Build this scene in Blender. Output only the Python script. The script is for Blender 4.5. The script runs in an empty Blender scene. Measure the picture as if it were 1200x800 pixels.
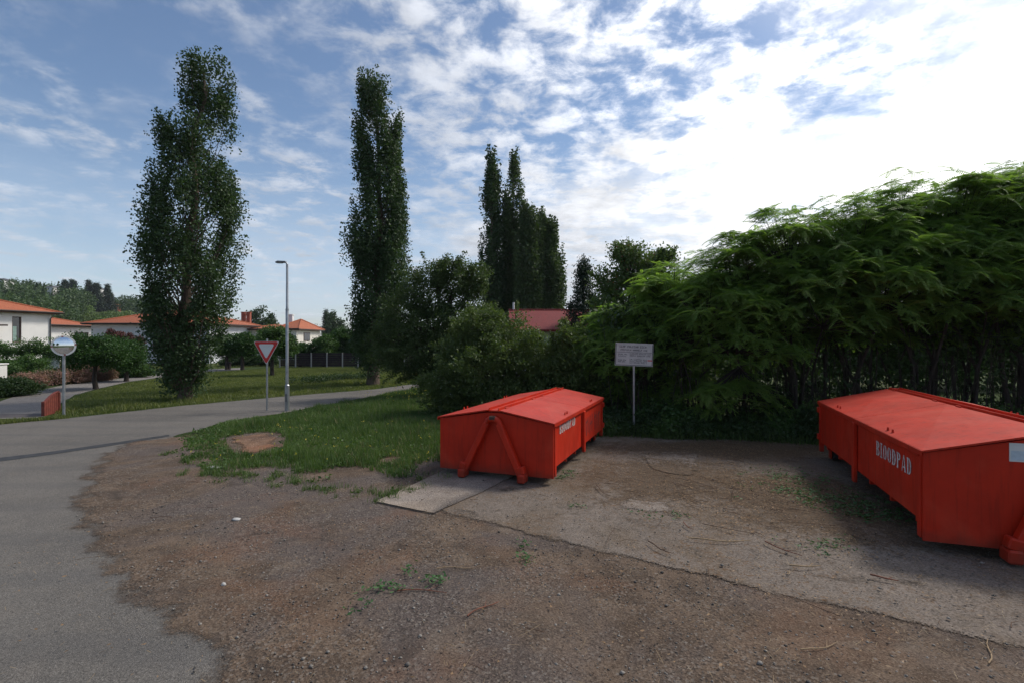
import bpy, math, random
import numpy as np
from mathutils import Vector, Matrix, noise as mnoise
from mathutils.geometry import delaunay_2d_cdt
R = math.radians
random.seed(7); rng = np.random.default_rng(7)
sc = bpy.context.scene
COL = sc.collection

# ---------------------------------------------------------------- camera, sky, sun, exposure
CAM_H = 2.4; F = 600.0; Y0 = 398.0
cam = bpy.data.cameras.new("camera"); cam_o = bpy.data.objects.new("camera", cam); COL.objects.link(cam_o)
cam_o.location = (0, 0, CAM_H); cam_o.rotation_euler = (R(90), 0, 0)
cam.sensor_width = 36; cam.lens = 18.0; cam.shift_y = -2/1200; cam.clip_start = .05; cam.clip_end = 5000
sc.camera = cam_o
sc.render.engine = 'CYCLES'
sc.cycles.use_denoising = True; sc.cycles.denoising_prefilter = 'ACCURATE'; sc.cycles.sample_clamp_indirect = 3.0; sc.cycles.sample_clamp_direct = 6.0; sc.cycles.use_adaptive_sampling = True; sc.cycles.adaptive_threshold = .006
sc.cycles.max_bounces = 7; sc.cycles.transparent_max_bounces = 12; sc.cycles.transmission_bounces = 4
sc.cycles.volume_bounces = 0; sc.cycles.caustics_reflective = False; sc.cycles.caustics_refractive = False
sc.view_settings.view_transform = 'Standard'; sc.view_settings.look = 'None'
sc.view_settings.exposure = 0.25; sc.view_settings.gamma = 1.0; sc.view_settings.use_curve_mapping = False
SUN_AZ, SUN_EL = 63.0, 48.0
S = Vector((math.sin(R(SUN_AZ))*math.cos(R(SUN_EL)), math.cos(R(SUN_AZ))*math.cos(R(SUN_EL)), math.sin(R(SUN_EL))))
sun = bpy.data.lights.new("sun", 'SUN'); sun.energy = 2.4; sun.angle = R(12); sun.color = (1.0, .94, .85)
sun_o = bpy.data.objects.new("sun", sun); COL.objects.link(sun_o); sun_o.location = (30, 20, 40)
sun_o.rotation_euler = S.to_track_quat('Z', 'Y').to_euler()
SKY_STRENGTH = 0.106

class NT:
    """tiny node-tree helper"""
    def __init__(s, tree): s.t = tree; s.t.nodes.clear()
    def n(s, typ, _props=None, **inp):
        nd = s.t.nodes.new(typ)
        for k, v in (_props or {}).items(): setattr(nd, k, v)
        for k, v in inp.items(): s.set(nd, k, v)
        return nd
    def set(s, nd, k, v):
        sock = nd.inputs[int(k[1:])] if k[0] == '_' and k[1:].isdigit() else nd.inputs[k.replace('_', ' ')]
        if isinstance(v, bpy.types.NodeSocket): s.t.links.new(v, sock)
        elif isinstance(v, bpy.types.Node): s.t.links.new(v.outputs[0], sock)
        else:
            if sock.type == 'RGBA' and hasattr(v, '__len__') and len(v) == 3: v = (*v, 1)
            sock.default_value = v
    def m(s, op, a, b=0.0, c=0.0, clamp=False):
        return s.n('ShaderNodeMath', dict(operation=op, use_clamp=clamp), _0=a, _1=b, _2=c).outputs[0]
    def mix(s, f, a, b, blend='MIX'):
        nd = s.n('ShaderNodeMix', dict(data_type='RGBA', blend_type=blend))
        s.set(nd, '_0', f); s.set(nd, '_6', a); s.set(nd, '_7', b)
        return nd.outputs[2]
    def noise(s, vec, scale, detail=4, rough=.55, dist=0.0, typ='FBM'):
        return s.n('ShaderNodeTexNoise', dict(noise_dimensions='3D'), Vector=vec, Scale=scale, Detail=detail, Roughness=rough, Distortion=dist).outputs[0]
    def step(s, x, a, b, lo=0.0, hi=1.0):
        return s.n('ShaderNodeMapRange', dict(interpolation_type='SMOOTHSTEP'), _0=x, _1=a, _2=b, _3=lo, _4=hi).outputs[0]
    def lin(s, x, a, b, lo=0.0, hi=1.0):
        return s.n('ShaderNodeMapRange', None, _0=x, _1=a, _2=b, _3=lo, _4=hi).outputs[0]

world = bpy.data.worlds.new("World"); sc.world = world; world.use_nodes = True
def build_world():
    N = NT(world.node_tree)
    out = N.n('ShaderNodeOutputWorld')
    sky = N.n('ShaderNodeTexSky', dict(sky_type='NISHITA', sun_disc=False, sun_elevation=R(SUN_EL), sun_rotation=R(SUN_AZ),
                                       air_density=1.0, dust_density=.6, ozone_density=2.3))
    d = N.n('ShaderNodeTexCoord').outputs['Generated']
    sep = N.n('ShaderNodeSeparateXYZ', None, _0=d)
    x, y, z = sep.outputs
    # cloud layer: a flat deck far overhead, seen along the direction
    zz = N.m('ADD', N.m('MAXIMUM', z, 0.0), 0.13)
    P = N.n('ShaderNodeCombineXYZ', None, _0=N.m('DIVIDE', x, zz), _1=N.m('DIVIDE', y, zz), _2=0.0).outputs[0]
    wisp = N.noise(P, 1.1, 6, .6, .3)
    fine = N.noise(P, 6.5, 8, .62, .25)
    big = N.noise(P, 2.2, 9, .6, .2)
    grain = N.noise(P, 15.0, 6, .6, .2)
    def dot(v): return N.n('ShaderNodeVectorMath', dict(operation='DOT_PRODUCT'), _0=d, _1=v).outputs['Value']
    sunny = dot(tuple(S))
    # the great bright bank on the sun's side
    bank = N.m('ADD', dot((.33, .29, -.90)), N.m('MULTIPLY', N.m('SUBTRACT', big, .5), .40))
    bank = N.m('ADD', bank, N.m('MULTIPLY', N.m('SUBTRACT', grain, .5), .10))
    bank = N.step(bank, -.02, .075)
    holes = N.m('MULTIPLY', N.step(N.m('ADD', big, N.m('MULTIPLY', N.m('SUBTRACT', fine, .5), .7)), .56, .40), N.step(sunny, .985, .84))
    bank = N.m('MULTIPLY', bank, N.m('SUBTRACT', 1.0, N.m('MULTIPLY', holes, .42)))
    bank = N.m('MULTIPLY', bank, N.step(N.m('ADD', dot((.97, .25, 0)), N.m('MULTIPLY', N.m('SUBTRACT', big, .5), .35)), .02, .28))
    # flocks of small clouds
    veil = N.step(wisp, .36, .56)
    flock = N.m('MULTIPLY', N.step(N.m('ADD', fine, N.m('MULTIPLY', N.m('SUBTRACT', grain, .5), .22)), .42, .70), veil)
    up = N.step(dot((.16, .84, .52)), .80, .97)                       # thickest part of the flock
    flock2 = N.m('MULTIPLY', N.step(N.m('ADD', N.m('ADD', fine, N.m('MULTIPLY', N.m('SUBTRACT', grain, .5), .18)), N.m('MULTIPLY', wisp, .35)), .55, .82), up)
    flock = N.m('MAXIMUM', N.m('MULTIPLY', flock, .74), N.m('MULTIPLY', flock2, .80))
    low = N.m('MULTIPLY', N.step(z, .38, .05), .62)                 # pale veil toward the horizon
    low = N.m('MULTIPLY', low, N.step(N.noise(P, .8, 4, .5), .3, .62, .45, 1.0))
    sunb = N.step(sunny, .28, .93)
    shade = N.lin(N.noise(P, 3.3, 8, .65), .3, .7, .66, 1.14)
    cb = N.m('MULTIPLY', N.m('ADD', .66, N.m('MULTIPLY', N.m('POWER', sunb, 1.6), 1.05)), shade)
    ccol = N.mix(sunb, (.90, .95, 1.05), (1.0, .985, .97))
    ccol = N.n('ShaderNodeVectorMath', dict(operation='SCALE'), _0=ccol, Scale=cb).outputs[0]
    skyc = N.n('ShaderNodeVectorMath', dict(operation='SCALE'), _0=sky.outputs[0], Scale=SKY_STRENGTH).outputs[0]
    lowc = N.n('ShaderNodeVectorMath', dict(operation='SCALE'), _0=(.50, .58, .70), Scale=N.m('ADD', 1.0, N.m('MULTIPLY', sunb, .5))).outputs[0]
    c = N.mix(low, skyc, lowc)
    c = N.mix(flock, c, ccol)
    c = N.mix(bank, c, ccol)
    glow = N.m('MULTIPLY', N.step(sunny, .80, 1.0), .7)
    c = N.mix(glow, c, (1.6, 1.55, 1.5))
    bg = N.n('ShaderNodeBackground', None, Color=c, Strength=1.0)
    N.t.links.new(bg.outputs[0], out.inputs[0])
build_world()

# ---------------------------------------------------------------- helpers
def g(px, py):
    "ground point seen at photo pixel (px, py)"
    Y = F*CAM_H/(py-Y0); return ((px-600)/F*Y, Y)
def at(px, py, Y):
    "point at depth Y seen at photo pixel"
    return Vector(((px-600)/F*Y, Y, CAM_H+(Y0-py)/F*Y))

def npmesh(name, V, Q, mats, matidx=None, smooth=False, attrs=None):
    me = bpy.data.meshes.new(name)
    V = np.asarray(V, np.float32); Q = np.asarray(Q, np.int32)
    k = Q.shape[1]
    me.vertices.add(len(V)); me.vertices.foreach_set('co', V.ravel())
    me.loops.add(Q.size); me.loops.foreach_set('vertex_index', Q.ravel())
    me.polygons.add(len(Q)); me.polygons.foreach_set('loop_start', np.arange(0, Q.size, k, dtype=np.int32))
    me.polygons.foreach_set('loop_total', np.full(len(Q), k, np.int32))
    for m in (mats if isinstance(mats, (list, tuple)) else [mats]): me.materials.append(m)
    if matidx is not None: me.polygons.foreach_set('material_index', np.asarray(matidx, np.int32))
    if smooth: me.polygons.foreach_set('use_smooth', np.ones(len(Q), bool))
    for an, av in (attrs or {}).items():
        av = np.asarray(av, np.float32)
        if av.ndim == 1:
            a = me.attributes.new(an, 'FLOAT', 'POINT'); a.data.foreach_set('value', av)
        else:
            a = me.attributes.new(an, 'FLOAT_COLOR', 'POINT'); a.data.foreach_set('color', av.ravel())
    me.update(); me.validate(); return me

def link(name, me, parent=None):
    o = bpy.data.objects.new(name, me); COL.objects.link(o)
    if parent: o.parent = parent
    return o
def tag(o, label=None, cat=None, group=None, kind=None):
    if label: o['label'] = label
    if cat: o['category'] = cat
    if group: o['group'] = group
    if kind: o['kind'] = kind
    return o
def thing(name, label, cat, loc=(0, 0, 0), rz=0, group=None):
    o = bpy.data.objects.new(name, None); COL.objects.link(o)
    o.location = loc; o.rotation_euler = (0, 0, rz); o.empty_display_size = .3
    return tag(o, label, cat, group)
def copy_tree(o, parent=None):
    c = o.copy(); COL.objects.link(c)
    if parent: c.parent = parent
    for ch in o.children: copy_tree(ch, c)
    return c

class MB:
    "collects boxes, bars, tubes and plates into one mesh"
    def __init__(s): s.v = []; s.f = []; s.mi = []; s.sm = []
    def add(s, V, Fc, mi=0, sm=False):
        b = len(s.v); s.v += [tuple(v) for v in V]
        for f in Fc: s.f.append([i+b for i in f]); s.mi.append(mi); s.sm.append(sm)
    def box(s, c, d, M=None, mi=0, bev=0.0):
        x, y, z = [q/2 for q in d]; c = Vector(c)
        if bev <= 0:
            V = [Vector((i*x, j*y, k*z)) for k in (-1, 1) for j in (-1, 1) for i in (-1, 1)]
            Fc = [(0, 2, 3, 1), (4, 5, 7, 6), (0, 1, 5, 4), (2, 6, 7, 3), (0, 4, 6, 2), (1, 3, 7, 5)]
        else:
            b = min(bev, x*.49, y*.49, z*.49); V = []; Fc = []
            idx = {}
            for i in (-1, 1):
                for j in (-1, 1):
                    for k in (-1, 1):
                        for a in range(3):
                            p = [i*(x-b), j*(y-b), k*(z-b)]; p[a] = (i*x, j*y, k*z)[a]
                            idx[(i, j, k, a)] = len(V); V.append(Vector(p))
            for a in range(3):
                o1, o2 = (a+1) % 3, (a+2) % 3
                for sg in (-1, 1):
                    q = []
                    for (u, w) in ((-1, -1), (1, -1), (1, 1), (-1, 1)):
                        t = [0, 0, 0]; t[a] = sg; t[o1] = u; t[o2] = w; q.append(idx[(*t, a)])
                    Fc.append(q if sg > 0 else q[::-1])
            for a in range(3):
                o1, o2 = (a+1) % 3, (a+2) % 3
                for u in (-1, 1):
                    for w in (-1, 1):
                        t1 = [0, 0, 0]; t1[a] = -1; t1[o1] = u; t1[o2] = w; t2 = list(t1); t2[a] = 1
                        q = [idx[(*t1, o1)], idx[(*t2, o1)], idx[(*t2, o2)], idx[(*t1, o2)]]
                        Fc.append(q if u*w < 0 else q[::-1])
            for i in (-1, 1):
                for j in (-1, 1):
                    for k in (-1, 1):
                        q = [idx[(i, j, k, 0)], idx[(i, j, k, 1)], idx[(i, j, k, 2)]]
                        Fc.append(q if i*j*k > 0 else q[::-1])
        if M is not None: V = [M @ v for v in V]
        s.add([v+c for v in V], Fc, mi)
    def bar(s, a, b, w, h=None, up=(0, 0, 1), mi=0, bev=0.0):
        a = Vector(a); b = Vector(b); h = h or w; d = b-a; L = d.length; d.normalize()
        up = Vector(up); 
        if abs(d.dot(up)) > .99: up = Vector((0, 1, 0))
        r = d.cross(up).normalized(); u = r.cross(d)
        M = Matrix((r, d, u)).transposed()
        s.box((a+b)/2, (w, L, h), M, mi, bev)
    def tube(s, pts, rad, n=8, caps=True, mi=0):
        pts = [Vector(p) for p in pts]
        if not hasattr(rad, '__len__'): rad = [rad]*len(pts)
        V = []; Fc = []; ref = None
        for i, p in enumerate(pts):
            d = (pts[min(i+1, len(pts)-1)]-pts[max(i-1, 0)])
            if d.length < 1e-9: d = Vector((0, 0, 1))
            d.normalize()
            if ref is None: ref = Vector((1, 0, 0)) if abs(d.x) < .9 else Vector((0, 1, 0))
            r = (ref-d*ref.dot(d)).normalized(); ref = r; u = d.cross(r)
            for k in range(n):
                a = 2*math.pi*k/n; V.append(p+(r*math.cos(a)+u*math.sin(a))*rad[i])
        for i in range(len(pts)-1):
            for k in range(n):
                k2 = (k+1) % n; Fc.append((i*n+k, i*n+k2, (i+1)*n+k2, (i+1)*n+k))
        s.add(V, Fc, mi, True)
        if caps:
            s.add(V[:n], [tuple(range(n))[::-1]], mi); s.add(V[-n:], [tuple(range(n))], mi)
    def prism(s, poly, ax, t0, t1, mi=0):
        "poly: list of 2D points in the plane across axis ax ('y' -> (x,z); 'x' -> (y,z); 'z' -> (x,y))"
        def P(p, t): return {'y': (p[0], t, p[1]), 'x': (t, p[0], p[1]), 'z': (p[0], p[1], t)}[ax]
        n = len(poly); V = [P(p, t0) for p in poly]+[P(p, t1) for p in poly]
        Fc = [tuple(range(n)), tuple(range(2*n-1, n-1, -1))]
        for i in range(n): j = (i+1) % n; Fc.append((i, i+n, j+n, j))
        s.add(V, Fc, mi)
    def build(s, name, mats, parent=None, recalc=True):
        me = bpy.data.meshes.new(name); me.from_pydata(s.v, [], s.f)
        for m in (mats if isinstance(mats, (list, tuple)) else [mats]): me.materials.append(m)
        me.polygons.foreach_set('material_index', s.mi); me.polygons.foreach_set('use_smooth', s.sm)
        if recalc:
            import bmesh
            bm = bmesh.new(); bm.from_mesh(me); bmesh.ops.recalc_face_normals(bm, faces=bm.faces); bm.to_mesh(me); bm.free()
        me.update(); return link(name, me, parent)

def inpoly(P, poly):
    P = np.asarray(P); poly = np.asarray(poly); ins = np.zeros(len(P), bool); n = len(poly); j = n-1
    for i in range(n):
        xi, yi = poly[i]; xj, yj = poly[j]
        c = ((yi > P[:, 1]) != (yj > P[:, 1])) & (P[:, 0] < (xj-xi)*(P[:, 1]-yi)/((yj-yi) or 1e-12)+xi)
        ins ^= c; j = i
    return ins
def distpoly(P, poly):
    P = np.asarray(P, float); poly = np.asarray(poly, float); best = np.full(len(P), 1e9)
    for i in range(len(poly)):
        a = poly[i]; b = poly[(i+1) % len(poly)]; ab = b-a; L = (ab@ab) or 1e-12
        t = np.clip(((P-a)@ab)/L, 0, 1); best = np.minimum(best, np.hypot(*(P-(a+t[:, None]*ab)).T))
    return best
def fnoise(P, scale, seed=0.0, octv=3):
    return np.array([mnoise.fractal(Vector((p[0]*scale+seed, p[1]*scale-seed, seed*.37)), 1.0, 2.0, octv) for p in P])
def ragged(outline, step, amp, scale=1.5, seed=0.0):
    pts = []; n = len(outline)
    for i in range(n):
        a = Vector(outline[i]).to_2d(); b = Vector(outline[(i+1) % n]).to_2d(); L = (b-a).length
        k = max(1, min(400, int(L/step))); nrm = Vector((-(b-a).y, (b-a).x))/(L or 1)
        for q in range(k):
            p = a.lerp(b, q/k); f = mnoise.fractal(Vector((p.x*scale+seed, p.y*scale, seed)), .8, 2.1, 5)
            pts.append((p.x+nrm.x*f*amp, p.y+nrm.y*f*amp))
    return pts
def sheet(name, outline, z, mat, spacing=None, zf=None, edgew=.3, thick=0.0, zone=None):
    outline = [tuple(p) for p in outline]; n = len(outline); pts = list(outline)
    if spacing:
        A = np.array(outline); lo = A.min(0); hi = A.max(0)
        if zone: lo = np.maximum(lo, zone[0]); hi = np.minimum(hi, zone[1])
        gx, gy = np.meshgrid(np.arange(lo[0], hi[0], spacing), np.arange(lo[1], hi[1], spacing))
        Gp = np.c_[gx.ravel(), gy.ravel()]+rng.uniform(-.25, .25, (gx.size, 2))*spacing
        Gp = Gp[inpoly(Gp, A)]; Gp = Gp[distpoly(Gp, A) > spacing*.4]
        pts += [tuple(p) for p in Gp]
    r = delaunay_2d_cdt([Vector(p) for p in pts], [(i, (i+1) % n) for i in range(n)], [], 1, 1e-5)
    V = np.array([(v[0], v[1]) for v in r[0]]); T = [tuple(f) for f in r[2]]
    e = np.clip(distpoly(V, outline)/edgew, 0, 1)
    zz = np.full(len(V), z)
    if zf is not None: zz = zz+zf(V)*np.clip(distpoly(V, outline)/.25, 0, 1)
    V3 = np.c_[V, zz]; T = np.array(T)
    a = V[T[:, 1]]-V[T[:, 0]]; b = V[T[:, 2]]-V[T[:, 0]]; fl = (a[:, 0]*b[:, 1]-a[:, 1]*b[:, 0]) < 0
    T[fl] = T[fl][:, ::-1]
    if thick:
        k = len(V3); ids = r[3]; om = {}
        for i, src in enumerate(ids):
            for q in src:
                if q < n: om[q] = i
        loop = [om[i] for i in range(n) if i in om]
        low = V3[loop].copy(); low[:, 2] = z-thick
        V3 = np.r_[V3, low]; e = np.r_[e, np.zeros(len(low))]
        Tx = []
        for i in range(len(loop)):
            j = (i+1) % len(loop); Tx += [(loop[i], loop[j], k+j), (loop[i], k+j, k+i)]
        T = np.r_[T, np.array(Tx)]
    return link(name, npmesh(name, V3, T, mat, attrs=dict(edge=e)))
def scatter(poly, n, zone=None):
    A = np.array(poly); lo = A.min(0); hi = A.max(0)
    if zone: lo = np.maximum(lo, zone[0]); hi = np.minimum(hi, zone[1])
    P = rng.uniform(lo, hi, (n, 2)); return P[inpoly(P, A)]

# ---------------------------------------------------------------- materials
def mat(name):
    m = bpy.data.materials.new(name); m.use_nodes = True; N = NT(m.node_tree)
    out = N.n('ShaderNodeOutputMaterial'); b = N.n('ShaderNodeBsdfPrincipled')
    N.t.links.new(b.outputs[0], out.inputs[0]); N.out = out; N.b = b
    N.obj = N.n('ShaderNodeTexCoord').outputs['Object']; N.pos = N.n('ShaderNodeNewGeometry').outputs['Position']
    return m, N
def bump(N, h, strength=.4, dist=.01):
    N.set(N.b, 'Normal', N.n('ShaderNodeBump', None, Strength=strength, Distance=dist, Height=h).outputs[0])
def plain(name, col, rough=.6, metal=0.0, var=.15, scale=6.0, bumpy=0.0):
    m, N = mat(name)
    f = N.noise(N.obj, scale, 5, .6)
    c = N.mix(N.step(f, .3, .7), tuple(c*(1-var) for c in col), tuple(min(1, c*(1+var)) for c in col))
    N.set(N.b, 'Base_Color', c); N.set(N.b, 'Roughness', rough); N.set(N.b, 'Metallic', metal)
    if bumpy: bump(N, N.noise(N.obj, scale*8, 4), bumpy, .01)
    return m
def leafmat(name, c1, c2, trans=.3, rough=.55, tint=False, spec=.3):
    m, N = mat(name)
    rnd = N.n('ShaderNodeNewGeometry').outputs['Random Per Island']
    c = N.mix(rnd, c1, c2)
    c = N.mix(N.m('MULTIPLY', N.step(N.noise(N.pos, .55, 3), .35, .65), .45), c, tuple(q*1.35 for q in c2))
    if tint:
        c = N.mix(1.0, c, N.n('ShaderNodeAttribute', dict(attribute_name='tint')).outputs[0], 'MULTIPLY')
    N.set(N.b, 'Base_Color', c); N.set(N.b, 'Roughness', rough); N.set(N.b, 'Specular_IOR_Level', spec)
    tr = N.n('ShaderNodeBsdfTranslucent', None, Color=N.mix(1.0, c, (1.5, 1.7, .7, 1), 'MULTIPLY'))
    mx = N.n('ShaderNodeMixShader', None, _0=trans, _1=N.b.outputs[0], _2=tr.outputs[0])
    N.t.links.new(mx.outputs[0], N.out.inputs[0]); return m

def alpha_edge(N, shader, lo=.35, hi=.6, nscale=3.5, namp=.9):
    e = N.n('ShaderNodeAttribute', dict(attribute_name='edge')).outputs['Fac']
    nz = N.m('ADD', N.m('MULTIPLY', N.m('SUBTRACT', N.noise(N.pos, nscale, 6, .65), .5), namp), N.m('MULTIPLY', N.m('SUBTRACT', N.noise(N.pos, 60, 3, .6), .5), .5))
    a = N.step(N.m('ADD', e, nz), lo, hi)
    tr = N.n('ShaderNodeBsdfTransparent')
    mx = N.n('ShaderNodeMixShader', None, _0=a, _1=tr.outputs[0], _2=shader)
    N.t.links.new(mx.outputs[0], N.out.inputs[0])

def m_ground():
    m, N = mat('grass_ground')
    c = N.mix(N.step(N.noise(N.pos, .35, 5, .6), .35, .65), (.030, .052, .014), (.058, .082, .022))
    c = N.mix(N.m('MULTIPLY', N.step(N.noise(N.pos, .16, 4, .6), .5, .68), .6), c, (.115, .105, .045))
    c = N.mix(N.m('MULTIPLY', N.noise(N.pos, 22, 3, .7), .5), c, (.025, .035, .012))
    N.set(N.b, 'Base_Color', c); N.set(N.b, 'Roughness', .95); N.set(N.b, 'Specular_IOR_Level', .1)
    bump(N, N.noise(N.pos, 14, 5, .7), .9, .08); return m
def m_asphalt():
    m, N = mat('asphalt')
    big = N.noise(N.pos, .35, 5, .6); mid = N.noise(N.pos, 3.0, 5, .6, .4); gr = N.noise(N.pos, 70, 4, .8)
    c = N.mix(N.step(big, .35, .65), (.112, .102, .091), (.152, .138, .122))
    c = N.mix(N.m('MULTIPLY', N.step(mid, .45, .7), .35), c, (.175, .152, .128))
    vor = N.n('ShaderNodeTexVoronoi', None, Vector=N.pos, Scale=120.0)
    c = N.mix(N.m('MULTIPLY', N.step(gr, .52, .64), .6), c, (.27, .25, .222))
    c = N.mix(N.m('MULTIPLY', N.step(gr, .48, .38), .75), c, (.040, .036, .032))
    wv = N.n('ShaderNodeTexWave', dict(wave_type='BANDS', bands_direction='Y'), Vector=N.pos, Scale=.28, Distortion=3.0, Detail=3.0).outputs[0]
    c = N.mix(N.m('MULTIPLY', N.step(wv, .6, 1.0), .22), c, (.07, .07, .072))
    N.set(N.b, 'Base_Color', c); N.set(N.b, 'Roughness', .86); N.set(N.b, 'Specular_IOR_Level', .3)
    bump(N, N.m('ADD', vor.outputs['Distance'], gr), .6, .008); return m
def m_dirt(name='dirt', red=.5, alpha=True, grey=.5, tint=(.94, .91, .88)):
    m, N = mat(name)
    big = N.noise(N.pos, .42, 5, .6, .6); mid = N.noise(N.pos, 1.5, 6, .65, .8); fine = N.noise(N.pos, 30, 5, .7); gr = N.noise(N.pos, 52, 4, .75)
    vor = N.n('ShaderNodeTexVoronoi', None, Vector=N.pos, Scale=44.0, Randomness=1.0)
    vs = N.n('ShaderNodeTexVoronoi', None, Vector=N.pos, Scale=24.0, Randomness=1.0)
    c = N.mix(N.step(mid, .34, .66), (.086, .062, .046), (.162, .118, .086))
    c = N.mix(N.m('MULTIPLY', N.step(big, .44, .58), grey), c, (.104, .090, .088))
    c = N.mix(N.m('MULTIPLY', N.step(N.noise(N.pos, .55, 5, .6, .5), .50, .66), red), c, (.180, .094, .056))
    c = N.mix(N.m('MULTIPLY', N.step(N.noise(N.pos, 2.4, 5, .65, .6), .55, .72), .5), c, (.205, .168, .135))
    stone = N.n('ShaderNodeSeparateColor', None, Color=vor.outputs['Color']).outputs[0]
    patch = N.step(N.noise(N.pos, .9, 4, .6, .5), .36, .62)         # gravel lies in drifts, packed earth between
    c = N.mix(N.m('MULTIPLY', N.m('MULTIPLY', N.step(stone, .78, .98), .55), patch), c, (.24, .222, .20))
    c = N.mix(N.m('MULTIPLY', N.m('MULTIPLY', N.step(stone, .30, .05), .70), patch), c, (.045, .039, .035))
    c = N.mix(N.m('MULTIPLY', N.step(gr, .52, .66), .52), c, (.28, .225, .178))
    c = N.mix(N.m('MULTIPLY', N.step(gr, .48, .36), .74), c, (.030, .023, .018))
    c = N.mix(N.m('MULTIPLY', N.step(fine, .55, .75), .35), c, (.22, .175, .13))
    st2 = N.n('ShaderNodeSeparateColor', None, Color=vs.outputs['Color']).outputs[1]
    c = N.mix(N.m('MULTIPLY', N.m('MULTIPLY', N.step(st2, .90, .96), N.step(vs.outputs['Distance'], .40, .25)), .6), c, (.24, .22, .20))
    c = N.mix(N.m('MULTIPLY', N.step(N.noise(N.pos, 1.0, 6, .68, 1.0), .54, .72), .72), c, (.045, .037, .032))
    c = N.mix(1.0, c, tint, 'MULTIPLY')
    N.set(N.b, 'Base_Color', c); N.set(N.b, 'Roughness', .94); N.set(N.b, 'Specular_IOR_Level', .15)
    bump(N, N.m('ADD', N.m('MULTIPLY', N.m('MULTIPLY', vor.outputs['Distance'], .7), patch), N.m('ADD', N.m('ADD', fine, gr), N.m('MULTIPLY', mid, 2.5))), .8, .012)
    if alpha: alpha_edge(N, N.b.outputs[0], .30, .62, 2.2, 1.25)
    return m
def m_concrete(name, base, dirt=.6, alpha=False, crack=.7):
    m, N = mat(name)
    big = N.noise(N.pos, .7, 5, .6, .6); mid = N.noise(N.pos, 4.0, 6, .65, .4); fine = N.noise(N.pos, 60, 4, .7)
    c = N.mix(N.step(mid, .3, .7), tuple(q*.82 for q in base), tuple(q*1.15 for q in base))
    c = N.mix(N.m('MULTIPLY', N.step(fine, .45, .7), .45), c, tuple(q*1.5 for q in base))
    c = N.mix(N.m('MULTIPLY', N.step(fine, .5, .3), .55), c, tuple(q*.4 for q in base))
    c = N.mix(N.m('MULTIPLY', N.step(big, .42, .66), dirt), c, (.125, .092, .064))
    c = N.mix(N.m('MULTIPLY', N.step(N.noise(N.pos, 1.9, 6, .7, .8), .54, .7), dirt), c, (.060, .047, .036))
    vor = N.n('ShaderNodeTexVoronoi', dict(feature='DISTANCE_TO_EDGE'), Vector=N.n('ShaderNodeVectorMath', dict(operation='ADD'), _0=N.pos, _1=N.n('ShaderNodeTexNoise', None, Vector=N.pos, Scale=2.0).outputs[1]).outputs[0], Scale=.42)
    c = N.mix(N.m('MULTIPLY', N.m('MULTIPLY', N.step(vor.outputs[0], .010, .0), N.step(N.noise(N.pos, .8, 3), .45, .6)), crack), c, (.045, .038, .032))
    gr = N.noise(N.pos, 55, 4, .75)
    c = N.mix(N.m('MULTIPLY', N.step(gr, .52, .64), .55), c, tuple(q*1.9 for q in base)); c = N.mix(N.m('MULTIPLY', N.step(gr, .47, .37), .75), c, (.036, .028, .022))
    if alpha:       # trodden-in leaf mould: a heap by the right skip and a band along the hedge
        def dist(p, sc): return N.n('ShaderNodeVectorMath', dict(operation='LENGTH'), _0=N.n('ShaderNodeMapping', None, Vector=N.n('ShaderNodeVectorMath', dict(operation='SUBTRACT'), _0=N.pos, _1=p).outputs[0], Scale=sc).outputs[0]).outputs['Value']
        hb = N.noise(N.pos, 1.6, 6, .7, .6); hf = N.noise(N.pos, 13, 6, .75, .8)
        z1 = N.m('SUBTRACT', N.m('MULTIPLY', hb, 2.0), dist((4.3, 7.7, 0), (.55, .48, 0))); z2 = N.m('SUBTRACT', N.m('MULTIPLY', hb, 2.0), dist((5.0, 11.3, 0), (.24, .85, 0))); z3 = N.m('SUBTRACT', N.m('MULTIPLY', hb, 1.7), dist((2.6, 8.8, 0), (.45, .45, 0)))
        mk = N.m('MAXIMUM', N.m('MAXIMUM', z1, z2), z3); mk = N.step(N.m('ADD', mk, N.m('MULTIPLY', N.m('SUBTRACT', hf, .5), 2.4)), .0, .45)
        c = N.mix(N.m('MULTIPLY', mk, .85), c, N.mix(N.step(N.noise(N.pos, 40, 4, .8), .42, .58), (.030, .021, .014), (.125, .080, .046)))
    lit = N.noise(N.pos, 16, 5, .7, 1.2); c = N.mix(N.m('MULTIPLY', N.m('MULTIPLY', N.step(lit, .53, .64), N.step(N.noise(N.pos, .6, 4, .6), .36, .58)), dirt), c, (.125, .074, .040))
    N.set(N.b, 'Base_Color', c); N.set(N.b, 'Roughness', .9); N.set(N.b, 'Specular_IOR_Level', .2)
    bump(N, N.m('ADD', fine, N.m('MULTIPLY', mid, 1.5)), .5, .008)
    if alpha: alpha_edge(N, N.b.outputs[0], .25, .42, 2.6, .75)
    return m
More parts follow.
